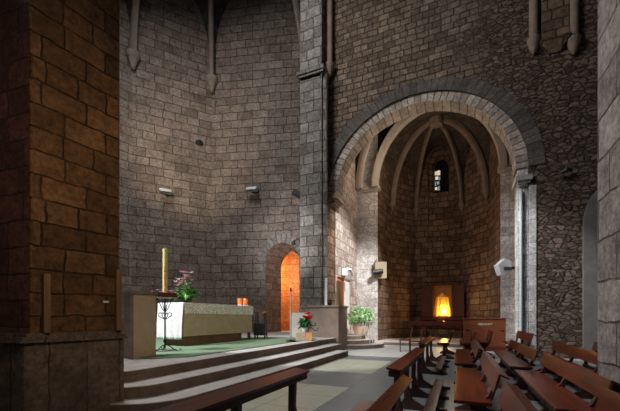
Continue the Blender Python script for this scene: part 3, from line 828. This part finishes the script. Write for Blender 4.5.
bm = NB(); box(bm, -.012, .012, -.012, .012, hh*.77, hh*.87); box(bm, -.04, .04, -.012, .012, hh*.83, hh*.845); obj('cross', bm, M['gold_metal'], t)

# ------------------------------------------------------------------ altar
ax0, ax1, ay0, ay1 = -7.62, -6.74, 6.95, 10.2
AT = 1.70
t = thing('altar', 'long beige stone altar on the green carpet', 'altar', (0, 0, 0))
bm = NB(); box(bm, ax0, ax1, ay0, ay1, .80, AT-.01); obj('altar_block', bm, M['altar'], t, bevel=.012)
bm = NB(); box(bm, ax0+.15, ax1-.06, ay0+.05, ay1-.55, PZ+.018, .80); obj('base', bm, M['altar_base'], t, bevel=.01)
bm = NB(); box(bm, ax1-.12, ax1-.04, ay1-.12, ay1-.04, PZ+.018, .80); obj('leg', bm, M['altar_base'], t)
# cloth: top, plain end fall, lace front
t = thing('altar_cloth', 'white linen cloth with lace edge draped over the stone altar', 'altar cloth', (0, 0, 0))
bm = NB(); box(bm, ax0-.02, ax1+.02, ay0-.02, ay1+.02, AT-.005, AT+.02); obj('cloth_top', bm, M['cloth'], t, bevel=.006)
bm = NB(); rows = []
for j in range(15):
    z = AT+.01-(AT-.72)*j/14; row = []
    for i in range(25):
        f = i/24; x = ax0-.02+(ax1-ax0+.04)*f
        amp = .004+.035*(j/14); y = ay0-.03-amp*(1+math.sin(f*26+.6*math.sin(j*.3)))-.03*(j/14)
        row.append(bm.verts.new((x, y, z)))
    rows.append(row)
for r0, r1 in zip(rows, rows[1:]):
    for i in range(24): bm.faces.new((r0[i], r0[i+1], r1[i+1], r1[i]))
oo = obj('cloth_fall', bm, M['cloth'], t, smooth=True); mo = oo.modifiers.new('s', 'SOLIDIFY'); mo.thickness = .008
bm = NB(); n = 220; top = []; bot = []
for i in range(n+1):
    y = ay0-.02+(ay1-ay0+.04)*i/n
    drop = .26+.035*abs(math.sin(y*PI/.11))
    top.append(Vector((ax1+.025, y, AT+.015))); bot.append(Vector((ax1+.03+.004*math.sin(y*30), y, AT-drop)))
strip(bm, top, bot); oo = obj('lace_border', bm, M['lace'], t); mo = oo.modifiers.new('s', 'SOLIDIFY'); mo.thickness = .004
# votive candles on the altar
for px, lb in ((240, 'orange votive candle on the altar, left of the pair'), (245.5, 'orange votive candle on the altar, right of the pair')):
    p = at_x(px, 304, -6.95); c = (p.x, p.y, AT+.02)
    t = thing('votive_candle', lb, 'candle', c, 0, 'orange candles on the altar')
    bm = NB(); lathe(bm, [(.075, .03), (.08, .06), (.08, .24), (.072, .26)], (0, 0, 0), 20); obj('glass', bm, M['orange_wax'], t, smooth=False)
    bm = NB(); lathe(bm, [(.09, 0), (.09, .03)], (0, 0, 0), 20); obj('saucer', bm, M['white'], t)

# ------------------------------------------------------------------ ambo
pa_ = at_height(133, 359, PZ); pb_ = at_height(156, 357, PZ)
ac = Vector(((pa_.x+pb_.x)/2, (pa_.y+pb_.y)/2, 0))
ang = math.atan2(pb_.y-pa_.y, pb_.x-pa_.x)
w2_ = (pb_-pa_).length/2
t = thing('ambo', 'plain beige stone ambo with dark sloping top at the head of the steps', 'lectern', (ac.x, ac.y, PZ), ang)
bm = NB(); box(bm, -w2_, w2_, 0, .28, 0, 1.22); obj('body', bm, M['ambo'], t, bevel=.01)
bm = NB(); box(bm, -w2_-.06, -w2_+.005, -.01, .3, 0, 1.22); obj('side_slab', bm, M['ambo_edge'], t, bevel=.006)
bm = NB(); extrude_profile(bm, [(-.06, 1.22), (.36, 1.26), (.36, 1.30), (-.06, 1.285)], lambda p: Vector((-w2_-.07, p[0], p[1])), lambda p: Vector((w2_+.02, p[0], p[1])))
obj('desk_top', bm, M['ambo_edge'], t, bevel=.006)
bm = NB(); box(bm, w2_+.0, w2_+.44, .02, .34, 1.19, 1.285); obj('desk_shelf', bm, M['cab'], t, bevel=.006)
# microphone on the ambo
p = Vector((ac.x, ac.y, PZ+1.29)); 
t = thing('ambo_microphone', 'small black gooseneck microphone on the ambo top', 'microphone', p, ang)
bm = NB(); lathe(bm, [(.03, 0), (.03, .01), (.01, .015)], (.22, .1, .0), 12); obj('base', bm, M['black'], t)
bm = NB(); tube(bm, [(.22, .1, .0), (.215, .1, .08), (.195, .1, .15)], .006, 6); obj('neck', bm, M['black'], t)
bm = NB(); tube(bm, [(.195, .1, .15), (.18, .1, .19)], .012, 8); obj('head', bm, M['greymetal'], t)

# ------------------------------------------------------------------ candle stand and paschal candle
sp = at_height(165, 351.5, PZ)
t = thing('candle_stand', 'black wrought iron candle stand with scrolls beside the ambo', 'candle stand', (sp.x, sp.y, PZ+.002))
SC = (sp.x*-SA+sp.y*CA)/F     # metres per pixel here
bm = NB(); tube(bm, [(0, 0, .06), (0, 0, 55*SC)], .018, 8); lathe(bm, [(.03, .2), (.045, .24), (.03, .28)], (0, 0, 0), 10); obj('pole', bm, M['black'], t)
for k in range(3):
    a0 = k*2*PI/3+.5; d = Vector((math.cos(a0), math.sin(a0), 0)); bm = NB()
    tube(bm, [d*0+Vector((0, 0, .16)), d*.08+Vector((0, 0, .14)), d*.2+Vector((0, 0, .05)), d*.3+Vector((0, 0, .012)), d*.36+Vector((0, 0, .02)), d*.36+Vector((0, 0, .05)), d*.33+Vector((0, 0, .06))], .011, 6)
    obj('leg', bm, M['black'], t)
bm = NB(); tube(bm, [Vector((.24*math.cos(i*PI/12), .24*math.sin(i*PI/12), .03)) for i in range(25)], .008, 6); obj('foot_ring', bm, M['black'], t)
for k in range(4):
    a0 = k*PI/2+A; d = Vector((math.cos(a0), math.sin(a0), 0)); bm = NB()
    z0 = 37*SC; pts = [Vector((0, 0, z0-.12))]
    for i in range(12):
        th = -PI/2+i*PI*1.5/11; rr = .06-.003*i
        pts.append(d*(.10+rr*math.cos(th))+Vector((0, 0, z0+rr*math.sin(th))))
    tube(bm, pts, .009, 6); obj('scroll', bm, M['black'], t)
    bm = NB(); tube(bm, [Vector((0, 0, z0+.05)), d*.06+Vector((0, 0, z0+.12)), d*.18+Vector((0, 0, 54*SC-.01))], .009, 6); obj('bracket', bm, M['black'], t)
bm = NB(); lathe(bm, [(.05, 53*SC-.01), (.26, 54*SC), (.28, 56.5*SC), (.26, 56.5*SC), (.05, 55.5*SC)], (0, 0, 0), 24); obj('tray', bm, M['black'], t)
t = thing('paschal_candle', 'tall yellow paschal candle with red ornament standing above the ambo', 'candle', (sp.x, sp.y, PZ+55.6*SC))
hc = (351.5-249)*SC-55.6*SC
bm = NB(); lathe(bm, [(.05, 0), (.05, hc), (.04, hc+.005)], (0, 0, 0), 18); obj('wax', bm, M['wax'], t)
bm = NB()
fd = Vector((SA, -CA, 0)); sd = Vector((CA, SA, 0))
for (u0_, u1_, z0_, z1_) in ((.008, .022, .2, .62), (-.002, .034, .5, .54), (.004, .028, .34, .44), (.006, .028, .12, .17)):
    vs = [bm.verts.new(fd*(.051+e)+sd*u+Vector((0, 0, hc*z))) for e in (-.01, .0) for z in (z0_, z1_) for u in (u0_, u1_)]
    for idx in ((0, 2, 3, 1), (4, 5, 7, 6), (0, 1, 5, 4), (2, 6, 7, 3), (0, 4, 6, 2), (1, 3, 7, 5)): bm.faces.new([vs[i] for i in idx])
obj('ornament', bm, M['candle_red'], t)
bm = NB(); tube(bm, [(0, 0, hc), (0, 0, hc+.02)], .003, 5); obj('wick', bm, M['black'], t)

# ------------------------------------------------------------------ foliage helper
def leaf_into(bm, p, d, l, w, mi=0, droop=.3):
    d = d.normalized(); s = d.cross(Vector((0, 0, 1)))
    if s.length < .1: s = Vector((1, 0, 0))
    s.normalize(); s = (s+Vector((random.uniform(-.5, .5), random.uniform(-.5, .5), random.uniform(-.5, .5)))).normalized()
    n = s.cross(d).normalized(); q = []
    for f, ww in ((0, .1), (.35, 1), (.7, .75), (1, .05)):
        c = p+d*l*f-Vector((0, 0, droop*l*f*f)); q.append((bm.verts.new(c-s*w*.5*ww+n*w*.12), bm.verts.new(c-n*w*.05), bm.verts.new(c+s*w*.5*ww+n*w*.12)))
    for a_, b_ in zip(q, q[1:]):
        bm.faces.new((a_[0], a_[1], b_[1], b_[0])).material_index = mi; bm.faces.new((a_[1], a_[2], b_[2], b_[1])).material_index = mi
def rdir(up=.3):
    while True:
        v = Vector((random.uniform(-1, 1), random.uniform(-1, 1), random.uniform(-1, 1)))
        if .1 < v.length < 1: v.normalize(); v.z = v.z*.8+up; return v.normalized()
def blossom(bm, c, r, n=6, mi=0):
    for i in range(n):
        a_ = 2*PI*i/n+random.random(); leaf_into(bm, c, Vector((math.cos(a_), math.sin(a_), random.uniform(.2, .9))), r, r*.8, mi, .1)
# pink flower arrangement at the altar corner, behind the candle stand
fp = at_height(181, 349, PZ)
fc_ = Vector((ax1-.12, ay0+.20, AT+.02))
t = thing('flower_arrangement', 'arrangement of pink flowers and fresh green leaves on the altar corner', 'flowers', fc_); t.scale = (1.2, 1.2, 1.1)
bm = NB(); lathe(bm, [(.09, 0), (.13, .03), (.13, .1), (.11, .11)], (0, 0, 0), 16); obj('bowl', bm, M['pot_dark'], t)
bm = NB()
for i in range(190):
    v = rdir(.15); c = Vector((v.x*.22, v.y*.16, .16+abs(v.z)*.2)); leaf_into(bm, c, rdir(.2), random.uniform(.1, .17), .07, random.choice((0, 1)))
for i in range(40):
    leaf_into(bm, Vector((random.uniform(-.08, .08), random.uniform(-.08, .08), random.uniform(.2, .55))), rdir(.4), .1, .045, random.choice((0, 1)))
obj('leaves', bm, [M['leaf'], M['leaf_light']], t)
bm = NB()
for i in range(34):
    blossom(bm, Vector((random.gauss(-.05, .09), random.gauss(0, .08), random.uniform(.28, .78))), .065, 6, random.choice((0, 0, 1)))
obj('blossoms', bm, [M['pink'], M['whitepetal']], t)
# small flowers on the stand tray
t = thing('flower_garland', 'low garland of small pale pink flowers around the paschal candle foot', 'flowers', (sp.x, sp.y, PZ+55.6*SC))
bm = NB()
for i in range(110):
    a_ = random.random()*2*PI; r = random.uniform(.1, .26); leaf_into(bm, Vector((r*math.cos(a_), r*math.sin(a_), .02)), rdir(.3), .09, .045, random.choice((0, 1)))
obj('leaves', bm, [M['leaf'], M['leaf_light']], t)
bm = NB()
for i in range(26):
    a_ = random.random()*2*PI; r = random.uniform(.1, .34); blossom(bm, Vector((r*math.cos(a_), r*math.sin(a_), random.uniform(.04, .14))), .045, 5, random.choice((0, 1)))
obj('blossoms', bm, [M['pink'], M['whitepetal']], t)

# ------------------------------------------------------------------ stool, mic stand, poinsettia
p = at_height(261, 339, PZ)
t = thing('stool', 'dark wooden stool with brown top beside the far end of the altar', 'stool', (p.x, p.y, PZ+.018), .3)
bm = NB(); box(bm, -.30, .30, -.22, .22, .93, .98); obj('seat', bm, M['cab'], t, bevel=.01)
for sx in (-1, 1):
    for sy in (-1, 1):
        bm = NB(); tube(bm, [(sx*.18, sy*.16, 0), (sx*.15, sy*.13, .93)], .025, 8); obj('leg', bm, M['pew_dark'], t)
bm = NB(); box(bm, -.24, .20, -.16, .16, .12, .55); obj('drawer_box', bm, M['dark'], t, bevel=.01)
p = at_height(291, 342, PZ)
t = thing('microphone_stand', 'thin grey microphone stand on round black base near the door arch', 'microphone stand', (p.x, p.y, PZ+.018))
k = (p.x*-SA+p.y*CA)/F
bm = NB(); lathe(bm, [(.16, 0), (.16, .02), (.13, .035), (.03, .06)], (0, 0, 0), 24); obj('base', bm, M['black'], t)
bm = NB(); tube(bm, [(0, 0, .05), (0, 0, 34*k)], .016, 8); tube(bm, [(0, 0, 30*k), (0, 0, 50*k)], .011, 8); tube(bm, [(0, 0, 27*k), (0, 0, 29*k)], .026, 8); obj('pole', bm, M['greymetal'], t)
bm = NB(); tube(bm, [(0, 0, 50*k), (-.01, 0, 54*k)], .025, 10); obj('microphone', bm, M['black'], t)

p = at_height(304, 340.5, PZ)
k = (p.x*-SA+p.y*CA)/F
t = thing('planter_block', 'low cream and orange stone block carrying the red poinsettia', 'plant stand', (p.x, p.y, PZ), A)
bm = NB(); box(bm, -8*k, 1.5*k, -.12, .24, 0, 8.2*k); obj('block', bm, M['altar'], t, bevel=.02)
bm = NB(); box(bm, 1.6*k, 8*k, -.13, .24, 0, 8.0*k); obj('side_block', bm, M['tape'], t, bevel=.02)
t = thing('poinsettia', 'red poinsettia with dark green leaves in a small pot by the pedestal', 'potted plant', (p.x-.0, p.y+.05, PZ+8.2*k+.002), A)
bm = NB(); lathe(bm, [(.07, 0), (.1, .02), (.12, 5*k*.8), (.125, 5*k*.8+.02), (.1, 5*k*.8)], (0, 0, 0), 16); obj('pot', bm, M['white'], t)
bm = NB()
for i in range(120):
    v = rdir(.1); leaf_into(bm, Vector((v.x*.14, v.y*.12, .3+v.z*.16)), rdir(.1), .15, .08, 0)
obj('leaves', bm, [M['leaf']], t)
bm = NB()
for cx_, cz_ in ((.10, .62), (.2, .5), (.02, .5), (.14, .45)): blossom(bm, Vector((cx_, -.08, cz_)), .13, 9)
obj('bracts', bm, [M['redpetal']], t)
# dark metal scrolls beside
t = thing('iron_scroll_stand', 'small dark iron scrolls curling beside the poinsettia', 'iron stand', (p.x, p.y, PZ+8*k), A)
bm = NB()
for s, x0_, z0_ in ((1, .22, .28), (1, .3, .12)):
    pts = [Vector((x0_-.1+.0, 0, z0_+.12)), Vector((x0_, 0, z0_))] + [Vector((x0_+.12+(.1-.006*i)*math.cos(-PI+i*.5), 0, z0_+(.07-.004*i)*math.sin(-PI+i*.5))) for i in range(10)]
    tube(bm, pts, .012, 6)
tube(bm, [(.14, 0, 0), (.12, 0, .4)], .012, 6)
obj('scroll', bm, M['black'], t)

# large potted plant on the door steps
pc = Vector((-4.12, 15.05, R3*3*.98))
t = thing('potted_plant', 'big bushy pale green plant in a round clay planter on the door steps', 'potted plant', pc)
bm = NB(); lathe(bm, [(.2, 0), (.29, .04), (.36, .3), (.37, .44), (.39, .46), (.38, .52), (.33, .52), (.33, .45)], (0, 0, 0), 28); obj('planter', bm, M['terracotta'], t)
bm = NB()
for i in range(900):
    v = rdir(.0); r = random.uniform(.5, 1)
    leaf_into(bm, Vector((v.x*.58*r, v.y*.55*r, .86+v.z*.44*r)), (v+rdir(.1)*.8), random.uniform(.09, .17), random.uniform(.05, .08), random.choice((0, 0, 1)), .35)
obj('leaves', bm, [M['leaf_pale'], M['leaf_light']], t)
# little railing
rp = [(-3.78, 14.6), (-3.55, 14.42), (-3.5, 14.75)]
t = thing('metal_railing', 'low grey metal railing on the rounded door steps right of the planter', 'railing', (-3.6, 14.6, .17))
for i, (x, y) in enumerate(rp):
    bm = NB(); tube(bm, [(x+3.6, y-14.6, .003), (x+3.6, y-14.6, .95)], .022, 8); obj('post', bm, M['speaker'], t)
bm = NB(); tube(bm, [(rp[0][0]+3.6, rp[0][1]-14.6, .95), (rp[1][0]+3.6, rp[1][1]-14.6, .97), (rp[2][0]+3.6, rp[2][1]-14.6, .95)], .024, 8); obj('handrail', bm, M['speaker'], t)

# ------------------------------------------------------------------ wall fittings
def spotlight(px, py, label):
    # find depth on the apse facets
    best = None
    for i in range(4):
        a_, b_ = Vector(AP_PTS[i]), Vector(AP_PTS[i+1]); kk = (px-310)/F; d = Vector((CA*kk-SA, SA*kk+CA)); e = b_-a_
        det = d.x*(-e.y)+e.x*d.y
        Y = (a_.x*(-e.y)+e.x*a_.y)/det; u = (d.x*a_.y-d.y*a_.x)/det
        if 0 <= u <= 1: best = (Y, Vector((e.y, -e.x)).normalized())
    Y, n_ = best; p = at_depth(px, py, Y)
    t = thing('wall_spotlight', label, 'spotlight', p, math.atan2(n_.x, -n_.y), 'spotlights on the apse wall')
    bm = NB(); box(bm, -.08, .08, -.04, -.001, -.08, .08); obj('mount', bm, M['dark'], t)
    bm = NB(); tube(bm, [(0, -.04, 0), (0, -.28, -.02)], .02, 8); obj('arm', bm, M['dark'], t)
    bm = NB(); box(bm, -.36, .16, -.5, -.22, -.05, .07); obj('housing', bm, M['greymetal'], t, bevel=.02)
    bm = NB(); box(bm, -.1, .24, -.46, -.26, -.17, -.05); obj('lens_box', bm, M['dark'], t, bevel=.02)
spotlight(167, 194, 'grey wall spotlight on the apse, left one of two at that height')
spotlight(256, 192, 'grey wall spotlight on the apse, right one of two at that height')
def wall_p(px, py, toward=.15):
    kk, Y = u_at(px) if px > 211 else (0, 17); return at_depth(px, py, Y-toward)
p = at_depth(199, 143, 16.9); bm = NB(); box(bm, -.16, .12, -.12, .2, -.1, .1)
o = obj('wall_hook', bm, M['dark'], bevel=.03); o.location = p; tag(o, 'small dark bracket high on the apse wall above the spotlights', 'bracket')
# lamp and cable near the crossing pier
p = at_depth(300, 196, 14.9)
t = thing('corner_spotlight', 'tilted grey spotlight with hanging cable beside the crossing pier', 'spotlight', p, A)
bm = NB(); box(bm, -.35, .05, -.2, .1, -.1, .12)
for v in bm.verts: v.co = Matrix.Rotation(.5, 3, 'Y')@v.co
obj('housing', bm, M['dark'], t, bevel=.02)
bm = NB(); tube(bm, [(0, 0, .0), (.12, 0, .12), (.14, 0, .3)], .03, 8); obj('bracket', bm, M['dark'], t)
bm = NB(); tube(bm, [Vector((.1+.07*math.sin(i*1.9), .0, -.05-i*.11)) for i in range(13)], .028, 7); obj('cable', bm, M['dark'], t)
p = at_depth(299, 244, 14.9)
t = thing('door_lamp', 'dark curved iron lamp bracket at the right of the orange doorway', 'lamp', p, A)
bm = NB(); tube(bm, [(-.25, 0, .12), (-.1, 0, .2), (.05, 0, .16), (.1, 0, .0), (.08, 0, -.3)], .03, 8); obj('arm', bm, M['dark'], t)
bm = NB(); lathe(bm, [(.02, .1), (.07, .05), (.11, -.08)], (-.25, 0, .05), 14); obj('shade', bm, M['dark'], t)
bm = NB(); tube(bm, [(.14, 0, -.3), (.14, 0, -3.6)], .02, 6); obj('conduit', bm, M['greymetal'], t)

# white camera housing on the right jamb
p = at_depth(504, 268, 12.2)
t = thing('loudspeaker', 'white boxy loudspeaker mounted on the white right jamb of the arch', 'loudspeaker', p, A)
bm = NB(); extrude_profile(bm, [(-.34, .12), (-.05, .38), (.22, .25), (.26, -.2), (-.2, -.32), (-.28, -.1)], lambda q: Vector((q[0], -.18, q[1])), lambda q: Vector((q[0], .18, q[1]))); obj('housing', bm, M['speaker'], t, bevel=.02)
bm = NB(); box(bm, -.12, .2, -.26, -.18, -.12, .02); obj('grille', bm, M['dark'], t, bevel=.02)
bm = NB(); box(bm, .2, .5, -.03, .05, -.05, .05); obj('bracket', bm, M['dark'], t)
t.scale = (.85, .85, .85)
# white pipe on the jamb
p = at_y(521, 300, AP+.02)
bm = NB(); tube(bm, [(p.x, AP+.02, .1), (p.x, AP+.02, 5.6)], .045, 10); o = obj('drain_pipe', bm, simple('pale blue grey pipe', (.6, .68, .72), .4)); tag(o, 'thin pale grey pipe running up the white right jamb', 'pipe')
# cream board with dark lamp on the chapel wall
p = at_depth(380.5, 270, 17.25)
t = thing('board_lamp', 'square cream board on the chapel wall with a black lamp in front', 'lamp', p, A)
bm = NB(); box(bm, -.34, -.16, .06, .2, -.2, .2); obj('mount', bm, M['dark'], t)
bm = NB(); box(bm, -.34, .32, 0, .06, -.42, .42); obj('board', bm, M['cream'], t, bevel=.01)
bm = NB(); tube(bm, [(-.42, -.15, -.15), (.08, -.15, -.08)], .13, 12); obj('lamp_head', bm, M['dark'], t)
bm = NB(); tube(bm, [(-.3, -.1, -.1), (-.32, -.05, .3), (-.2, 0, .55)], .025, 8); obj('arm', bm, M['dark'], t)
# lamp over the orange door
p = at_x(346.5, 271, -4.75)
t = thing('door_floodlight', 'pale floodlight mounted over the orange chapel door', 'lamp', p, A)
bm = NB(); box(bm, -.22, .05, -.1, .06, -.22, .12); obj('housing', bm, M['white'], t, bevel=.03)
bm = NB(); tube(bm, [(0, 0, .1), (.2, 0, .05), (.3, 0, -.2)], .07, 10); tube(bm, [(-.1, 0, .1), (.0, 0, .28), (.12, 0, .25)], .03, 8); obj('bracket', bm, M['greymetal'], t)
# stone bracket on the left arch impost
# dark hook on the rubble wall
p = at_y(566, 172, AP-.12)
bm = NB(); tube(bm, [(-.18, 0, -.03), (0, -.05, .05), (.16, 0, .04)], .07, 10, rs=[.03, .08, .04]); o = obj('wall_hook', bm, M['dark']); o.location = p; tag(o, 'dark iron hook on the rubble wall right of the arch', 'hook')

# ------------------------------------------------------------------ light
def area(name, loc, target, size, power, color=(1, 1, 1), sy=None, spread=None):
    l = bpy.data.lights.new(name, 'AREA'); l.energy = power; l.color = color; l.shape = 'RECTANGLE'; l.size = size; l.size_y = sy or size
    if spread: l.spread = spread
    o = bpy.data.objects.new(name, l); C.objects.link(o); o.location = loc
    o.rotation_euler = (Vector(target)-Vector(loc)).to_track_quat('-Z', 'Y').to_euler(); return o
def spot(name, loc, target, power, angle, blend=.4, color=(1, 1, 1), r=.15):
    l = bpy.data.lights.new(name, 'SPOT'); l.energy = power; l.color = color; l.spot_size = math.radians(angle); l.spot_blend = blend; l.shadow_soft_size = r
    o = bpy.data.objects.new(name, l); C.objects.link(o); o.location = loc
    o.rotation_euler = (Vector(target)-Vector(loc)).to_track_quat('-Z', 'Y').to_euler(); return o
def point(name, loc, power, color, r=.1):
    l = bpy.data.lights.new(name, 'POINT'); l.energy = power; l.color = color; l.shadow_soft_size = r
    o = bpy.data.objects.new(name, l); C.objects.link(o); o.location = loc; return o
# soft fill light added high over the apse side of the crossing
area('crossing fill', (-7.5, 5.0, 16), (-4.5, 7.5, 0), 3.5, 1250, (.96, .97, .98))
spot('left window', (-10.5, .5, 9.5), (-6.6, 7.6, .6), 7500, 40, .5, (.95, .98, 1), .2)
spot('nave window', (-6.0, 1.0, 11), (-1.6, 8.5, 0), 5200, 46, .8, (.95, .98, 1), .3)
spot('chapel left wall fill', (3.5, 8.0, 13), (-4.4, 15.5, 3.0), 15000, 24, .6, (1, .97, .93), .25)  # added spot brightening the chapel's left wall and pilaster, source unknown
spot('right jamb fill', (-6.5, 8.0, 11), (2.0, 14.0, 2.6), 7000, 22, .6, (.95, .98, 1), .25)  # added spot that whitens the right jamb, no known opening behind it
spot('aisle window', (-5.5, 1.5, 7), (2.2, 5.5, 1.6), 1000, 50, .8, (.95, .97, 1), .3)
spot('apse wall wash', (-7.2, 9.5, 4.0), (-6.9, 15.0, 4.8), 900, 75, .9, (.95, .96, .98), .4)
spot('apse upper wash', (-9.5, 8.0, 7.0), (-12.3, 13.2, 9.5), 900, 80, .9, (1, .82, .62), .5)
spot('left pier lamp', (-1.2, 1.6, 3.6), (-4.3, 2.8, 2.6), 150, 100, .9, (1, .72, .45), .4)
point('passage lamp', tuple(P3(uc-ur*1.15, 3.7, 1.4)), 260, (1, .45, .17), .15)
point('shrine lamp', ((nx0+nx1)/2+.1, 20.69, nz0+.28), 70, (1, .56, .14), .1)
area('nave fill', (2.5, 3.5, 8), (-6.5, 7.5, 1), 1.5, 420, (1, .86, .68))  # warm fill added from the right for the altar side and pews
spot('altar front fill', (.5, 4.5, 7), (-6.7, 8.6, 1.0), 420, 36, .8, (1, .85, .66), .3)  # extra warm spot added to lift the altar front, no fitting there
spot('chapel step fill', (-3, 2, 12.5), (-2.6, 14.4, 0), 4200, 19, .5, (1, .98, .95), .2)  # added spot for the pale floor, steps and plant before the chapel
point('chapel glow', (-2.4, 15.8, 8.5), 120, (1, .8, .6), .5)
wd = bpy.data.worlds.new('world'); bpy.context.scene.world = wd; wd.use_nodes = True
wd.node_tree.nodes['Background'].inputs[0].default_value = (.75, .85, 1, 1); wd.node_tree.nodes['Background'].inputs[1].default_value = .035
vs_ = bpy.context.scene.view_settings; vs_.view_transform = 'Standard'; vs_.look = 'None'; vs_.gamma = 1; vs_.exposure = 0; vs_.use_curve_mapping = False
